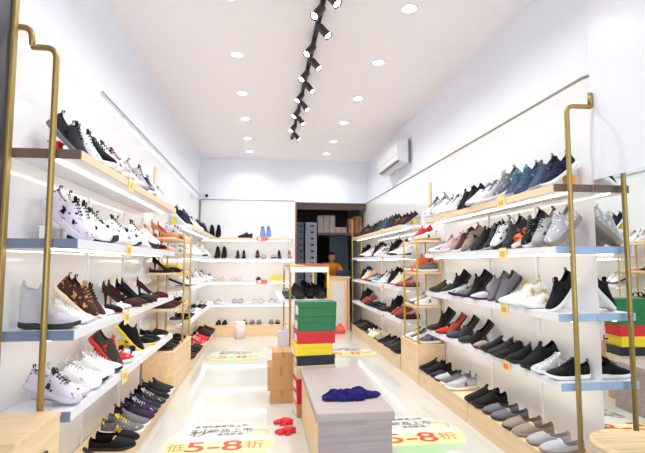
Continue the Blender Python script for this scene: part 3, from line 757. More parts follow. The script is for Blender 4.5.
# --- back wall (shoes seen side-on or toes forward)
def backrow(z, items, where):
    for i, (x, spec, rz, tilt) in enumerate(items):
        L = .25
        loc = [x, YB-.05, z]
        if rz == -PI/2: loc[1] = YB-.035; loc[2] = z+(L*math.sin(tilt)*.95 if tilt else 0)
        else: loc[1] = YB-.15; loc[0] = x-.12*math.cos(rz)
        place_shoe(spec, loc, rz, tilt, '%s, %s of back wall, %s from corner' % (describe(spec), where, ORD[i]), 'shoes on the back wall')
F = -PI/2
zb_ = [l-.02 for l in LEV]
backrow(zb_[0], [(-.95, S('knit', 'black'), F, .9), (-.83, S('sneaker', 'black', 'white', 'black'), F, .9), (-.33, S('knit', 'navy', 'black', 'navy'), PI, 0), (-.03, S('knit', 'blue', 'white', 'blue'), F, .75), (.08, S('knit', 'blue', 'white', 'blue'), F, .75), (.38, S('sandal', 'lilac', 'white', 'lilac'), PI, 0)], 'top shelf')
backrow(zb_[1], [(-.98, S('flat', 'charcoal'), F, 0), (-.84, S('knit', 'black', 'grey', 'black'), F, .7), (-.72, S('knit', 'black', 'grey', 'black'), F, .7), (-.48, S('pump', 'brown', 'brown', 'maroon'), F, 0), (-.37, S('pump', 'black', 'brown', 'maroon'), F, 0), (-.12, S('flat', 'brown', 'black', 'gold'), F, .5), (-.01, S('sandal', 'brown', 'tan', 'black'), F, 0), (.17, S('sandal', 'black'), F, 0), (.28, S('pump', 'charcoal', 'black', 'charcoal'), F, 0), (.47, S('pump', 'taupe', 'tan', 'taupe'), F, 0)], 'second shelf')
backrow(zb_[2], [(-.98, S('sneaker', 'white', 'white', 'grey'), F, 0), (-.86, S('sandal', 'tan', 'cream', 'tan'), F, 0), (-.75, S('sandal', 'tan', 'cream', 'tan'), F, 0), (-.55, S('sandal', 'pink', 'cream', 'pink'), F, 0), (-.44, S('sandal', 'pink', 'cream', 'pink'), F, 0), (-.10, S('loafer', 'brown', 'black', 'black'), F, 0)], 'third shelf')
backrow(zb_[3], [(-.93, S('sandal', 'lightgrey', 'white', 'grey'), F, 0), (-.81, S('sandal', 'grey', 'white', 'grey'), F, 0), (-.52, S('sandal', 'charcoal', 'lightgrey', 'grey'), F, 0), (-.41, S('sandal', 'charcoal', 'lightgrey', 'grey'), F, 0), (-.17, S('sandal', 'silver', 'cream', 'silver'), F, 0), (-.05, S('sandal', 'silver', 'cream', 'silver'), F, 0), (.15, S('sandal', 'black', 'white', 'black'), F, 0), (.26, S('sandal', 'black', 'white', 'black'), F, 0)], 'lowest shelf')
backrow(.20, [(-.80, S('loafer', 'black'), F, 0), (-.69, S('loafer', 'black'), F, 0), (-.34, S('loafer', 'charcoal', 'black', 'black'), F, 0), (-.20, S('sandal', 'black', 'grey', 'black'), F, 0), (-.08, S('sandal', 'black', 'grey', 'black'), F, 0), (.14, S('sandal', 'black', 'grey', 'black'), F, 0), (.26, S('sandal', 'charcoal', 'black', 'charcoal'), F, 0)], 'floor plinth')

# ================================================================ boxes
def shoebox(w, d, h, loc, cbody, clid, label, group=None, lab_end=True, name='shoe_box', cat='shoe box', rz=0):
    t = empty(name, loc, rz); tag(t, label, cat, group)
    MB().box(-w/2+.003, w/2-.003, -d/2+.003, d/2-.003, 0, h*.86, cbody, .002).build('body', t)
    MB().box(-w/2, w/2, -d/2, d/2, h*.62, h, clid, .003).build('lid', t)
    if lab_end:
        MB().box(-w/2-.001, -w/2+.004, -d*.28, d*.28, h*.12, h*.72, M['white']).build('end_label', t)
    return t
bc = dict(green=(28, 112, 66), red=(206, 34, 48), yellow=(240, 214, 36), navyb=(24, 30, 54), creamb=(226, 206, 178), kraftb=(214, 160, 112))
bm_ = {k_: mat('box_'+k_, v, .45) for k_, v in bc.items()}
stk = [('kraftb', 'brown', .107), ('red', 'red', .105), ('red', 'red', .105), ('creamb', 'cream', .108), ('navyb', 'navy blue', .083), ('yellow', 'yellow', .098), ('red', 'red', .104), ('green', 'green', .122), ('green', 'green', .128)]
z = 0
whr = ['at the very bottom of the stack', 'second from the bottom of the stack', 'third from the bottom of the stack', 'just under the navy box', 'level with the grey bench top', 'between navy and red boxes', 'between yellow and green boxes', 'under the topmost green box', 'topmost of the colourful stack']
for i, (c, cnm, h) in enumerate(stk):
    shoebox(.335, .215, h, (.444+[0, .005, -.003, .002, 0, -.022, .004, .010, .014][i], 4.10, z), bm_[c], bm_[c], '%s shoe box %s' % (cnm, whr[i]), 'stack of shoe boxes behind the bench', rz=.09+[.02,-.02,.01,0,.02,.03,-.01,0,.01][i]); z += h+.0005
# brown cartons beside them
z = 0
for i, (x0, x1, h) in enumerate(((.075, .28, .115), (.045, .30, .225), (.09, .285, .125))):
    t = empty('carton', ((x0+x1)/2, 4.40, z)); tag(t, 'brown cardboard carton, %s of three beside the shoe box stack' % ['bottom', 'middle and tallest', 'top'][i], 'carton', 'cardboard cartons by the bench')
    w = (x1-x0)/2
    MB().box(-w, w, 0, .28, 0, h, M['kraft'], .003).build('body', t)
    m = MB().box(-.012, .012, -.001, .281, h-.001, h+.001, M['kraftd']).box(-.012, .012, -.0015, 0, h*.6, h+.001, M['kraftd']); m.build('tape', t)
    z += h+.001

# bench
t = empty('bench', (.55, 2.75, 0)); tag(t, 'low grey padded bench with a blue cloth on it', 'bench')
MB().box(-.222, .222, .012, 1.17, 0, .368, M['benchside'], .004).build('body', t)
o = MB().box(-.226, -.2222, .02, 1.165, .02, .362, M['woodx']).build('side_panel', t); o['label'] = 'cream wood side panel'
MB().box(-.238, .238, 0, 1.18, .368, .42, M['benchtop'], .010).build('top_pad', t)

# crumpled cloth
mb = MB(); bmc = mb.bm; k0 = mb.mi(mat('navy_cloth', (30, 22, 96), .85, spec=.2, bump=.5, bscale=120)); g = []
nx, ny = 54, 32
for i in range(nx):
    row = []
    for j in range(ny):
        u, v = i/(nx-1)*2-1, j/(ny-1)*2-1
        a = math.hypot(u, v)
        # map the square onto a lobed outline
        s_ = max(abs(u), abs(v))/(a+1e-6) if a > 0 else 1
        x = u*s_*.185; y = v*s_*.105
        rad = max(abs(u), abs(v)); ang = math.atan2(v*s_, u*s_)
        f = 1+.10*math.sin(2*ang+.6)+.07*math.sin(5*ang+2)+.05*math.sin(9*ang)
        x *= f; y *= f
        n1 = noise.noise(Vector((x*16, y*22, 1.3))); n2 = abs(noise.noise(Vector((x*38+4, y*30, 5.1))))
        h = .006+(1-rad**4)*(.026+.026*n1+.020*(1-2*n2))
        row.append(bmc.verts.new((x+.012*noise.noise(Vector((x*30, y*30, 9))), y+.010*noise.noise(Vector((x*30, y*30, 19))), max(.002, h))))
    g.append(row)
for i in range(nx-1):
    for j in range(ny-1):
        f = bmc.faces.new([g[i][j], g[i+1][j], g[i+1][j+1], g[i][j+1]]); f.smooth = True
o = mb.build('cloth'); o.location = (.575, 3.06, .4205); o.rotation_euler = (0, 0, .05)
md = o.modifiers.new('s', 'SOLIDIFY'); md.thickness = .002; md.offset = 1
tag(o, 'crumpled navy blue cloth lying on the grey bench', 'cloth')

# red gloves on the floor beside the bench
redg = mat('red_glove', (222, 36, 44), .6, bump=.3)
def glove(loc, rz, label):
    mb = MB()
    mb.tube([(.0, 0, .014), (.03, 0, .018), (.07, 0, .018), (.10, 0, .014)], [.022, .030, .034, .024], redg, 10)
    for i, (dy, l) in enumerate(((-.026, .055), (-.009, .07), (.009, .066), (.026, .05))):
        mb.tube([(.09, dy*.9, .014), (.09+l*.5, dy*1.3, .016), (.09+l, dy*1.6, .008)], [.011, .010, .007], redg, 8)
    mb.tube([(.045, .026, .014), (.065, .055, .014), (.09, .065, .009)], [.012, .010, .007], redg, 8)
    o = mb.build('work_glove'); o.location = loc; o.rotation_euler = (0, 0, rz); tag(o, label, 'glove', 'red gloves on the floor')
glove((.245, 3.84, .0), PI*.92, 'red glove on the floor, nearer the brown cartons')
glove((.255, 3.66, .0), PI*1.04, 'red glove on the floor, nearer the bench front')

# ---------------------------------------------------------------- centre gold rack
t = empty('display_rack', (.46, 4.70, 0)); tag(t, 'free-standing gold frame rack with white boards behind the shoe box stack', 'rack')
x0, x1 = -.19, .20
for y in (.04, 1.50):
    MB().tube([(x0, y, 0), (x0, y, .8)]+arc((x0, y, 1.24), (x0+.03, y, 1.272), (x0, y, 1.272))+[(x1, y, 1.272)], .0115, M['gold'], 10).build('frame_post', t)
    MB().tube([(x1, y, 0), (x1, y, 1.26)], .013, M['ochre'], 10).build('frame_post', t)
for x in (x0, x1):
    MB().tube([(x, .04, 1.272), (x, 1.50, 1.272)], .009, M['gold'], 8).build('rail', t)
MB().box(x0-.0, x1, .02, 1.52, 1.205, 1.262, M['white'], .003).build('shelf_board', t)
MB().box(x0-.12, x1, .06, 1.52, .90, .93, M['white'], .003).build('shelf_board', t)
MB().box(x0, x1, .06, 1.52, .44, .47, M['white'], .003).build('shelf_board', t)
o = MB().box(x0+.10, x1-.02, .03, .22, 1.2825, 1.294, mat('red_print', (226, 78, 70), .4), .002).build('display_card'); o.location = (.46, 4.70, 0)
tag(o, 'flat red and white printed card lying on the centre gold rack', 'card')
cspec = [(-.20, S('sandal', 'black', 'charcoal', 'black')), (-.09, S('knit', 'charcoal', 'black', 'charcoal')), (.02, S('pump', 'black')), (.13, S('knit', 'black'))]
n = 0
for r_, yy in enumerate((4.98, 5.34, 5.70)):
    for i, (dx, sp) in enumerate(cspec):
        place_shoe(sp, (.46+dx, yy+.02, .93), F, 0, '%s on centre gold rack, %s row, %s from the cartons side' % (describe(sp), ORD[r_], ORD[i]), 'shoes on the centre gold rack')
for i, y in enumerate((4.9, 5.2)):
    shoebox(.28, .2, .12, (.47, y+.04, .4705), mat('peach_box', (232, 176, 156), .5), mat('peach_box', (232, 176, 156), .5), 'peach shoe box on the low board of centre rack, %s' % ['towards the bench', 'towards the back wall'][i], 'peach boxes in the centre rack')
# pale panel bag by the rack
t = empty('paper_bag', (.205, 4.86, 0)); tag(t, 'tall pale lilac paper bag standing behind the brown cartons', 'bag')
lb = mat('lilac_paper', (222, 220, 236), .5)
MB().box(-.055, .055, -.04, .04, 0, .60, lb, .004).build('body', t)
for s_ in (-1, 1):
    MB().tube([(-.03, s_*.036, .598), (-.025, s_*.036, .68), (.025, s_*.036, .68), (.03, s_*.036, .598)], .003, M['white'], 6).build('handle', t)

# white bin by the back plinth
t = empty('waste_bin', (-.40, 8.18, 0)); tag(t, 'small round pinkish white bin in front of the back wall plinth', 'bin')
MB().lathe([(.0, 0), (.085, 0), (.095, .28), (.089, .28), (.080, .01), (0, .01)], (0, 0, 0), mat('bin_white', (240, 224, 222), .5), 28).build('body', t)
MB().lathe([(.093, .272), (.100, .276), (.100, .290), (.090, .290)], (0, 0, 0), M['white'], 28).build('rim', t)

# yellow box on back third shelf, yellow box on left rack
yb = mat('yellow_card', (244, 222, 60), .5)
shoebox(.24, .14, .075, (.24, 8.57, LEV[2]-.02), yb, yb, 'flat yellow shoe box on the third shelf of the back wall', lab_end=False)
shoebox(.20, .18, .085, (-1.03, 5.30, 1.2005), M['kraft'], yb, 'cream shoe box with yellow lid on rack opposite air conditioner', lab_end=False)

# ================================================================ STORAGE OPENING
top_strip = struct('trim_20', MB().box(XO, XR+.01, YB+.12, YB+.20, 2.34, 2.60, mat('strip_brown', (104, 86, 82), .6)))  # dark brownish strip across the top of the opening
struct('trim_21', MB().box(XO+.0, XO+.035, YB+.0, YB+.12, 0, ZT, mat('post_brown', (150, 96, 60), .5)))
# shoe box tower of grey boxes
for col, (x0, x1, cmn, nm) in enumerate(((.635, .765, 'bluebox', 'slate'), (.80, 1.03, 'greybox', 'grey'))):
    for i in range(17):
        shoebox(x1-x0, .32, .122, ((x0+x1)/2, 9.12, i*.1235), M[cmn], M[cmn], None, None, lab_end=False)
        t = C.objects[-1]
cnt = 0
ti = [o for o in C.objects if o.name.startswith('shoe_box') and not o.get('label') and o.parent is None]
for i, o in enumerate(ti):
    col, lv = divmod(i, 17)
    tag(o, '%s shoe box, %s up from the floor in the storage opening tower' % (['slate', 'grey'][col], ORD[lv]), 'shoe box', 'shoe box towers in the storage opening')
    lid = [c for c in o.children if c.name.startswith('body')][0]
    w = .08 if col == 0 else .10
    mk = MB().box(-.01, .055 if col else .045, -.161, -.158, .028, .068, M['black']).build('end_label', o); mk['label'] = 'dark printed label'
# loft shelf with pale boxes
o = MB().box(1.05, XR-.01, 9.0, 9.5, 1.86, 1.90, mat('loft_board', (80, 70, 70), .6)).build('loft_shelf'); tag(o, 'dark loft shelf board spanning the top of the storage opening', 'shelf')
n = 0
for r_ in range(3):
    for c_ in range(5 if r_ < 1 else 3):
        shoebox(.112, .25, .115, (1.115+.118*c_, 9.18, 1.90+.1165*r_), M['pinkbox'], M['pinkbox'], 'pinkish grey shoe box on loft shelf, %s row up, %s from the tower' % (ORD[r_], ORD[c_]), 'boxes on the loft shelf'); n += 1
for i, (x, w, h) in enumerate(((1.74, .12, .28), (1.88, .14, .34))):
    t = shoebox(w, .3, h, (x, 9.2, 1.90), M['redbrown'], M['redbrown'], 'red brown carton on the loft shelf, %s' % ['beside pale boxes', 'against the side wall'][i], 'red brown cartons on the loft shelf', lab_end=False, name='carton', cat='carton')
t = empty('storage_frame', (1.80, 8.98, 1.4)); tag(t, 'gold coloured metal frame standing before the red brown cartons', 'frame')
MB().tube([(-.06, 0, -1.4), (-.06, 0, .80), (.12, 0, .80)], .012, M['ochre'], 8).build('post', t)
MB().tube([(.12, 0, .80), (.12, 0, -1.4)], .012, M['ochre'], 8).build('post', t)
# blue grey door leaf and a dark sheet put in for the doorway's shade
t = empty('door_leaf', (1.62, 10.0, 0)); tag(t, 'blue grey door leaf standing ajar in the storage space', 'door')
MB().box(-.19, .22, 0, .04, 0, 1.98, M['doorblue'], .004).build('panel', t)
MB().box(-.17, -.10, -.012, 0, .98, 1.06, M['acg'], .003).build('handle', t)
o = MB(); kk = o.mi(mat('doorway_shade', (26, 24, 30), .9))
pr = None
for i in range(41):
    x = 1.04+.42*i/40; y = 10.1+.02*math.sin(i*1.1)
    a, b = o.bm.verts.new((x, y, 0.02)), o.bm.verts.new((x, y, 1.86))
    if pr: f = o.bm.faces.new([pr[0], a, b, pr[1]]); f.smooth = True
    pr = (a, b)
o = o.build('shade_sheet'); md = o.modifiers.new('s', 'SOLIDIFY'); md.thickness = .006
tag(o, 'dark sheet standing in for the shade of the doorway behind the counter', 'shade_sheet')
# counter
t = empty('sales_counter', (1.47, 8.93, 0)); tag(t, 'light wood sales counter with a pale front panel at the back', 'counter')
MB().box(-.20, .20, .01, .40, 0, 1.00, M['wood'], .004).build('body', t)
o = MB().box(-.14, .10, -.001, .012, .08, .92, mat('counter_panel', (226, 218, 214), .4), .002).build('front_panel', t); o['label'] = 'pale front panel'
MB().box(-.22, .22, -.01, .42, 1.00, 1.035, M['wood'], .004).build('worktop', t)
o = MB().box(.145, .165, -.012, .01, .0, 1.0, mat('counter_stripe', (226, 128, 84), .4)).build('edge_strip', t); o['label'] = 'orange upright strip'
# red bag on the floor by the counter
mb = MB(); kk = mb.mi(mat('red_bag', (232, 92, 76), .6, bump=.4, bscale=30)); prof = [(.0, 0), (.09, .0), (.11, .03), (.105, .08), (.07, .125), (.03, .14), (.035, .165), (0, .16)]
mb.lathe(prof, (0, 0, 0), mat('red_bag', (1, 1, 1)), 20)
for v in mb.bm.verts: v.co += Vector((noise.noise(v.co*20), noise.noise(v.co*20+Vector((5, 5, 5))), 0))*.02
o = mb.build('plastic_bag'); o.location = (1.42, 8.60, 0); tag(o, 'red plastic bag on the floor by the sales counter', 'bag')
# dark box under loft (monitor on counter)
t = empty('monitor', (1.60, 9.14, 1.036)); tag(t, 'dark computer monitor on the sales counter beside the person', 'monitor')
MB().box(-.06, .06, -.05, .05, 0, .012, M['black'], .003).build('base', t)
MB().box(-.014, .014, .0, .02, .012, .06, M['black']).build('stand', t)
MB().box(-.17, .10, -.02, .01, .02, .12, mat('screen_navy', (36, 40, 62), .3), .004).build('screen', t)

# ---------------------------------------------------------------- person behind the counter
def skin_body(name, joints, edges, radii, m, parent, sub=2):
    me = bpy.data.meshes.new(name); me.from_pydata([Vector(j) for j in joints], edges, []); me.update()
    o = bpy.data.objects.new(name, me); C.objects.link(o)
    sk = o.modifiers.new('sk', 'SKIN'); sk.use_smooth_shade = True
    for i, r in enumerate(radii):
        v = me.skin_vertices[0].data[i]; v.radius = (r, r) if not isinstance(r, tuple) else r
        v.use_root = (i == 0)
    s_ = o.modifiers.new('ss', 'SUBSURF'); s_.levels = sub; s_.render_levels = sub
    me.materials.append(m)
    if parent: o.parent = parent
    return o
skin_m = mat('skin', (196, 150, 124), .55)
per = empty('person', (1.40, 9.70, 0)); tag(per, 'person in an orange top leaning over the sales counter', 'person')
J = [(0, 0, .84), (0, -.03, 1.0), (0, -.08, 1.14), (0, -.13, 1.25), (0, -.16, 1.31), (0, -.18, 1.345),
     (-.145, -.14, 1.25), (-.19, -.27, 1.13), (-.09, -.40, 1.075), (.145, -.14, 1.25), (.19, -.27, 1.13), (.09, -.40, 1.07),
     (-.085, 0, .80), (-.09, -.03, .44), (-.09, .0, .06), (.085, 0, .80), (.09, -.03, .44), (.09, .0, .06)]
Eg = [(0, 1), (1, 2), (2, 3), (3, 4), (4, 5), (3, 6), (6, 7), (7, 8), (3, 9), (9, 10), (10, 11), (0, 12), (12, 13), (13, 14), (0, 15), (15, 16), (16, 17)]
Rd = [(.10, .08), (.09, .07), (.095, .07), (.07, .055), .042, .042, .045, .036, .029, .045, .036, .029, .085, .055, .038, .085, .055, .038]
body = skin_body('body', J, Eg, Rd, skin_m, per)
top_m = mat('orange_fabric', (236, 148, 40), .8, bump=.2)
jn = mat('dark_denim', (38, 44, 72), .8)
T = [J[1], J[2], J[3], J[6], J[7], (-.12, -.36, 1.085), J[9], J[10], (.12, -.36, 1.085), (0, 0, .90), (0, -.155, 1.30)]
skin_body('shirt', T, [(0, 1), (1, 2), (2, 3), (3, 4), (4, 5), (2, 6), (6, 7), (7, 8), (0, 9), (2, 10)], [(.130, .115), (.140, .120), (.120, .108), .068, .053, .040, .068, .053, .040, (.135, .115), (.075, .07)], top_m, per)
skin_body('trousers', [J[0], J[12], J[13], (-.09, 0, .10), J[15], J[16], (.09, 0, .10), (0, 0, .92)], [(0, 1), (1, 2), (2, 3), (0, 4), (4, 5), (5, 6), (0, 7)], [(.13, .11), .095, .066, .052, .095, .066, .052, (.125, .108)], jn, per)
# head with face
hb = MB(); hb.mi(skin_m)
tt = bmesh.new(); bmesh.ops.create_icosphere(tt, subdivisions=4, radius=1)
for v in tt.verts:
    x, y, z_ = v.co
    w = .072*(1-.22*max(0, -z_)); d = .088
    v.co = Vector((x*w, y*d*(1 if y > 0 else .95), z_*.108))
    if v.co.y < -.06 and abs(v.co.x) < .014 and -.035 < v.co.z < .012: v.co.y -= .016*(1-abs(v.co.x)/.014)
    if abs(abs(v.co.x)-.028) < .014 and v.co.y < -.05 and abs(v.co.z-.012) < .012: v.co.y += .006
hb.join(tt, skin_m, True)
HC = Vector((0, -.215, 1.415))
for s_ in (-1, 1):
    e = bmesh.new(); bmesh.ops.create_uvsphere(e, u_segments=10, v_segments=8, radius=.009); bmesh.ops.translate(e, vec=(s_*.028, -.070, .012), verts=e.verts); hb.join(e, M['black'], True)
    e = bmesh.new(); bmesh.ops.create_uvsphere(e, u_segments=10, v_segments=8, radius=.014); bmesh.ops.scale(e, vec=(.5, .9, 1.5), verts=e.verts); bmesh.ops.translate(e, vec=(s_*.073, .004, -.004), verts=e.verts); hb.join(e, skin_m, True)
hb.tube([(-.02, -.074, -.052), (0, -.080, -.054), (.02, -.074, -.052)], .004, mat('lips', (170, 90, 84), .5), 6)
hd = hb.build('head', per); hd.location = HC; hd.rotation_euler = (.25, 0, .1)
hr = MB(); tt = bmesh.new(); bmesh.ops.create_icosphere(tt, subdivisions=4, radius=1)
kill = []
for v in tt.verts:
    x, y, z_ = v.co
    if (y < -.35 and z_ < .52) or z_ < -.55: kill.append(v)
    v.co = Vector((x*.081, y*.097+.004, z_*.117+.004))
bmesh.ops.delete(tt, geom=kill, context='VERTS')
hr.join(tt, mat('dark_hair', (46, 36, 32), .6), True)
h_ = hr.build('hair', per); h_.location = HC; h_.rotation_euler = (.25, 0, .1)
for s_ in (-1, 1):
    hm = MB()
    hm.tube([(s_*.088, -.40, 1.068), (s_*.075, -.435, 1.052), (s_*.066, -.465, 1.045)], [.024, .030, .024], skin_m, 10)
    for q, (dx, l) in enumerate(((-.018, .045), (-.006, .055), (.006, .052), (.018, .040))):
        hm.tube([(s_*.066+dx, -.470, 1.046), (s_*.060+dx*1.2, -.470-l*.6, 1.050), (s_*.056+dx*1.2, -.470-l, 1.043)], [.009, .008, .006], skin_m, 8)
    hm.tube([(s_*.066-s_*.022, -.44, 1.048), (s_*.035, -.465, 1.048), (s_*.032, -.485, 1.045)], [.010, .009, .007], skin_m, 8)
    hm.build('hand', per)

# ================================================================ stool near the mirror
t = empty('round_stool', (1.765, 2.05, 0)); tag(t, 'round light wooden stool beside the mirror', 'stool')
MB().lathe([(0, .415), (.17, .415), (.195, .422), (.200, .435), (.195, .447), (.18, .450), (.172, .446), (0, .446)], (0, 0, 0), M['stoolwood'], 48).build('seat', t)
for a in range(4):
    q = PI/4+a*PI/2
    MB().tube([(.11*math.cos(q), .11*math.sin(q), .416), (.155*math.cos(q), .155*math.sin(q), 0)], [.016, .012], M['stoolwood'], 10).build('leg', t)
MB().lathe([(.118, .20), (.124, .196), (.130, .20), (.124, .204), (.118, .20)], (0, 0, 0), M['stoolwood'], 32).build('stretcher_ring', t)

# ================================================================ wall fittings
t = empty('air_conditioner', (XR-.012, 6.0, 2.68)); tag(t, 'white split air conditioner unit high on the wall', 'air conditioner')
mb = MB(); kq = mb.mi(M['acw'])
prof = [(0, 0), (-.10, -.0), (-.165, .045), (-.178, .10), (-.178, .27), (-.165, .30), (0, .31)]
ra = [mb.bm.verts.new((x, 0, z_)) for x, z_ in prof]; rb_ = [mb.bm.verts.new((x, 1.08, z_)) for x, z_ in prof]
for i in range(len(prof)):
    j = (i+1) % len(prof); mb.bm.faces.new([ra[i], ra[j], rb_[j], rb_[i]])
mb.bm.faces.new(ra); mb.bm.faces.new(rb_[::-1])
mb.build('body', t)
v_ = MB(); v_.box(-.01, .0, .06, 1.02, -.032, .032, M['black'])
for zz in (-.015, .008): v_.box(-.014, -.008, .08, 1.0, zz, zz+.008, M['acg'])
o = v_.build('air_outlet', t); o.location = (-.134, 0, .020); o.rotation_euler = (0, .97, 0); o['label'] = 'dark air outlet'
MB().box(-.1795, -.176, .01, 1.07, .105, .110, M['acg']).build('panel_seam', t)
MB().box(-.02, .0, -.012, .0, -.01, .32, M['acg']).build('end_shade', t)  # grey strip giving the shading at the wall edge of the near end
o = MB().tube([(XR-.03, 6.55, 2.69), (XR-.02, 6.6, 2.58), (XR-.018, 6.75, 2.52), (XR-.018, 6.8, 2.484)], .012, M['acw'], 8).build('drain_pipe'); tag(o, 'thin white drain pipe dropping from the air conditioner', 'pipe')
pm = mat('plaque_tan', (222, 200, 160), .5)
for nm_, wx, y, z0, z1, w in (('plaque', XL+.0, 5.14, 2.10, 2.34, -1), ('plaque', XR, 5.28, 1.98, 2.26, 1)):
    t = empty('wall_plaque', (wx-w*.006, y, z0)); tag(t, 'narrow tan wooden plaque on the wall %s' % ('opposite the mirror' if w < 0 else 'near the air conditioner'), 'plaque')
    MB().box(-.006, .006, -.045, .045, 0, z1-z0, pm, .002).build('board', t)
    MB().box(-.008 if w > 0 else .006, -.006 if w > 0 else .008, -.03, .03, .02, z1-z0-.02, M['edgewood']).build('inlay', t)
# security camera in the back corner
t = empty('security_camera', (-1.06, YB-.012, 2.56)); tag(t, 'small dark security camera in the back corner above the trim', 'camera')
MB().box(-.03, .03, -.02, 0, -.03, .03, M['acw'], .003).build('bracket', t)
MB().tube([(0, -.02, 0), (0, -.05, -.01)], .010, M['acg'], 8).build('arm', t)
MB().tube([(.0, -.05, -.01), (.01, -.14, -.035)], .026, M['black'], 12).build('housing', t)

# ================================================================ lights
def arealight(name, loc, size, power, col=(1, .975, .94), rot=(0, 0, 0), spread=PI):
    l = bpy.data.lights.new(name, 'AREA'); l.shape = 'DISK'; l.size = size; l.energy = power; l.color = col; l.spread = spread
    o = bpy.data.objects.new(name, l); C.objects.link(o); o.location = loc; o.rotation_euler = rot
    return o
PW = 8
DY = [2.35, 3.31, 4.28, 5.28, 6.24, 7.24, 8.10]
proto_d = None
for ci, X in enumerate((-.27, 1.10)):
    for i, y in enumerate(DY):
        if proto_d is None:
            t = empty('ceiling_downlight', (X, y, ZC)); proto_d = t
            MB().lathe([(.052, -.002), (.070, -.002), (.074, -.006), (.070, -.010), (.054, -.008), (.052, -.002)], (0, 0, 0), M['white'], 28).build('trim_ring', t)
            MB().lathe([(0, -.004), (.052, -.004), (.052, -.001), (0, -.001)], (0, 0, 0), M['lamp'], 28).build('lens', t)
        else:
            t = copy_tree(proto_d); t.location = (X, y, ZC)
        tag(t, 'round recessed ceiling downlight, %s from shop front in the row %s' % (ORD[i], 'opposite the air conditioner' if ci == 0 else 'on the air conditioner side'), 'downlight', 'recessed ceiling downlights')
        arealight('downlight_lamp', (X, y, ZC-.014), .12, PW, col=(.95, .98, 1.0), spread=2.45)

# track with spotlights
XT = .42
t = empty('light_track', (XT, 2.5, ZC)); tag(t, 'long dark ceiling track carrying the row of spotlights', 'light track')
MB().box(-.020, .020, 0, 4.52, -.030, 0, M['track'], .003).build('rail', t)
MB().box(-.024, .024, 4.50, 4.60, -.040, 0, M['track'], .004).build('end_feed', t)
SY = [2.78, 3.06, 3.24, 3.52, 3.86, 4.14, 4.42, 4.72, 5.02, 5.30, 5.58, 5.86, 6.20, 6.62]
for i, y in enumerate(SY):
    s_ = -1 if i % 2 == 0 else 1
    t = empty('track_spotlight', (XT, y, ZC-.03)); tag(t, 'dark cylindrical spotlight, %s on the ceiling track from the shop front' % ORD[i], 'spotlight', 'spotlights on the ceiling track')
    ax = Vector((s_*.60, -.30, -.85)).normalized()
    c = Vector((s_*.035, 0, -.085))
    MB().tube([(0, 0, 0), (0, 0, -.035), (s_*.02, 0, -.075)], .011, M['track'], 8).build('bracket', t)
    MB().lathe([(0, -.055), (.026, -.055), (.031, -.045), (.031, .060), (.036, .070), (.033, .070), (.028, .060), (0, .058)], c, M['track'], 20, axis=ax).build('housing', t)
    MB().lathe([(0, .060), (.026, .060), (.026, .063), (0, .063)], c, M['lamp'], 20, axis=ax).build('lens', t)
    l = bpy.data.lights.new('spot_lamp', 'SPOT'); l.energy = 3; l.spot_size = 1.3; l.spot_blend = .8; l.color = (1, .97, .93); l.shadow_soft_size = .03
    o = bpy.data.objects.new('spot_lamp', l); C.objects.link(o); o.location = Vector((XT, y, ZC-.03))+c+ax*.078
    o.rotation_euler = Vector((s_*.62, -.2, -.7)).to_track_quat('-Z', 'Y').to_euler()

# ================================================================ floor stickers
cream = mat('sticker_cream', (238, 234, 200), .3); green = mat('sticker_green', (172, 210, 160), .3); white_s = mat('sticker_white', (226, 226, 218), .12)
yel = mat('sticker_yellow', (238, 232, 170), .3); inkr = mat('ink_red', (226, 62, 40), .4); inko = mat('ink_orange', (236, 140, 50), .4); inkg = mat('ink_grey', (110, 100, 100), .5)
def text(body, size, loc, m, parent, extr=.0004, sx=1.0):
    cu = bpy.data.curves.new('lettering', 'FONT'); cu.body = body; cu.size = size; cu.extrude = extr; cu.align_x = 'CENTER'; cu.align_y = 'CENTER'; cu.offset = size*.012
    q = bpy.data.objects.new('tmp', cu); TSC.collection.objects.link(q)
    TVL.update(); dg = TVL.depsgraph; dg.update()
    me = bpy.data.meshes.new_from_object(q.evaluated_get(dg)); me.materials.clear(); me.materials.append(m)
    bpy.data.objects.remove(q)
    o = bpy.data.objects.new('lettering', me); C.objects.link(o); o.parent = parent; o.location = loc; o.scale = (sx, 1, 1)
    return o
def segment(r, y0, y1, z, m, name, parent, n=48):
    mb = MB(); kq = mb.mi(m); pts = []
    a0 = math.asin(max(-1, min(1, y0/r))); a1 = math.asin(max(-1, min(1, y1/r)))
    for i in range(n+1):
        a = a0+(a1-a0)*i/n; pts.append((r*math.cos(a), r*math.sin(a)))
    ring = pts+[(-x, y) for x, y in reversed(pts)]
    clean = []
    for p_ in ring:
        if not clean or math.dist(clean[-1], p_) > 1e-5: clean.append(p_)
    if math.dist(clean[0], clean[-1]) < 1e-5: clean.pop()
    vs = [mb.bm.verts.new((x, y, z)) for x, y in clean]; lo = [mb.bm.verts.new((x, y, 0.0002)) for x, y in clean]
    mb.bm.faces.new(vs); mb.bm.faces.new(lo[::-1])
    for i in range(len(vs)): j = (i+1) % len(vs); mb.bm.faces.new([lo[i], lo[j], vs[j], vs[i]])
    return mb.build(name, parent)
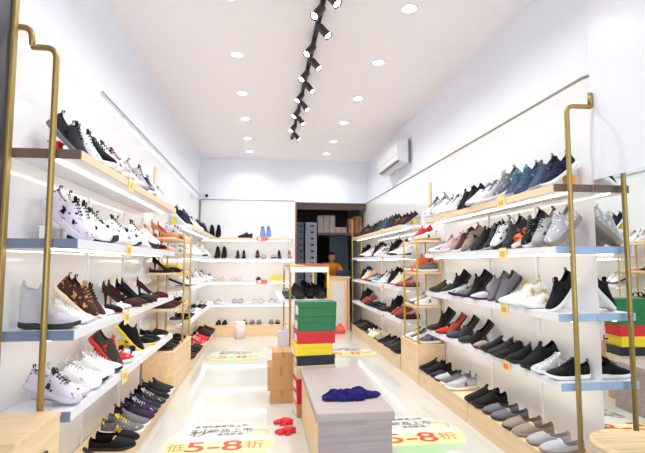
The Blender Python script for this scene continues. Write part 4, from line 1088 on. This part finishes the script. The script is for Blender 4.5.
def sticker(x, y, label, s=1.0):
    t = empty('floor_sticker', (x, y, 0)); tag(t, label, 'sticker', 'sale stickers on the floor'); t.scale = (s, s, 1)
    segment(.40, -.398, .398, .0008, white_s, 'disc', t)
    o = segment(.395, -.235, -.02, .0012, yel, 'yellow_band', t)
    o = segment(.397, -.396, -.235, .0012, green, 'green_crescent', t)
    MB().lathe([(0, .0010), (.085, .0010), (.085, .0014), (0, .0014)], (.27, .14, 0), cream, 24).build('cream_dot', t)
    text('全场秋款新品上市', .052, (-.02, .30, .0016), inkg, t)
    text('秋', .16, (-.17, .165, .0016), inkg, t)
    text('新品上市', .085, (.06, .20, .0016), inkg, t)
    text('全场新品', .05, (.06, .125, .0016), inkg, t)
    text('低', .13, (-.30, -.105, .0018), inko, t)
    text('5-8', .25, (-.04, -.105, .0018), inkr, t, sx=1.25)
    text('折', .15, (.25, -.105, .0018), inko, t)
sticker(-.30, 3.55, 'round yellow and green sale sticker with red numbers, opposite mirror, nearer shop front')
sticker(1.14, 3.53, 'round sale sticker with red numbers between the bench and wooden plinth')
sticker(-.38, 6.70, 'pale sale sticker on the floor towards the back wall bin')
sticker(1.24, 6.75, 'pale sale sticker on the floor towards the sales counter')

bpy.data.scenes.remove(TSC)
# ---------------------------------------------------------------- remove the hidden prototypes
for r in PROT.values():
    for ch in list(r.children): bpy.data.objects.remove(ch)
    bpy.data.objects.remove(r)

import re
for o in C.objects:
    l = o.get('label')
    if l and len(l.split()) > 16: l = re.sub(r' with (pale )?\S+ (sole|laces|heel|inside)', '', l)
    if l and len(l.split()) > 16: l = l.replace('strappy ', '').replace('towards the ', 'towards ')
    if l: o['label'] = l
# ================================================================ world, camera, view
w = bpy.data.worlds.new('daylight'); SC.world = w; w.use_nodes = True
w.node_tree.nodes['Background'].inputs[0].default_value = (.93, .96, 1.0, 1)
w.node_tree.nodes['Background'].inputs[1].default_value = 3.2

cam = bpy.data.cameras.new('camera'); co = bpy.data.objects.new('camera', cam); C.objects.link(co)
cam.sensor_width = 36; cam.lens = 36*460/645; cam.clip_start = .05
P, Yw = math.radians(4.54), math.radians(7.25)
fw = Vector((math.sin(Yw)*math.cos(P), math.cos(Yw)*math.cos(P), math.sin(P)))
co.location = (0, 0, 1.3); co.rotation_euler = fw.to_track_quat('-Z', 'Y').to_euler()
SC.camera = co
SC.view_settings.view_transform = 'Standard'; SC.view_settings.look = 'None'
SC.view_settings.gamma = 1; SC.view_settings.use_curve_mapping = False
SC.view_settings.exposure = -0.18
SC.cycles.max_bounces = 8; SC.cycles.diffuse_bounces = 5; SC.cycles.glossy_bounces = 4
SC.cycles.use_denoising = True
SC.cycles.sample_clamp_indirect = 4
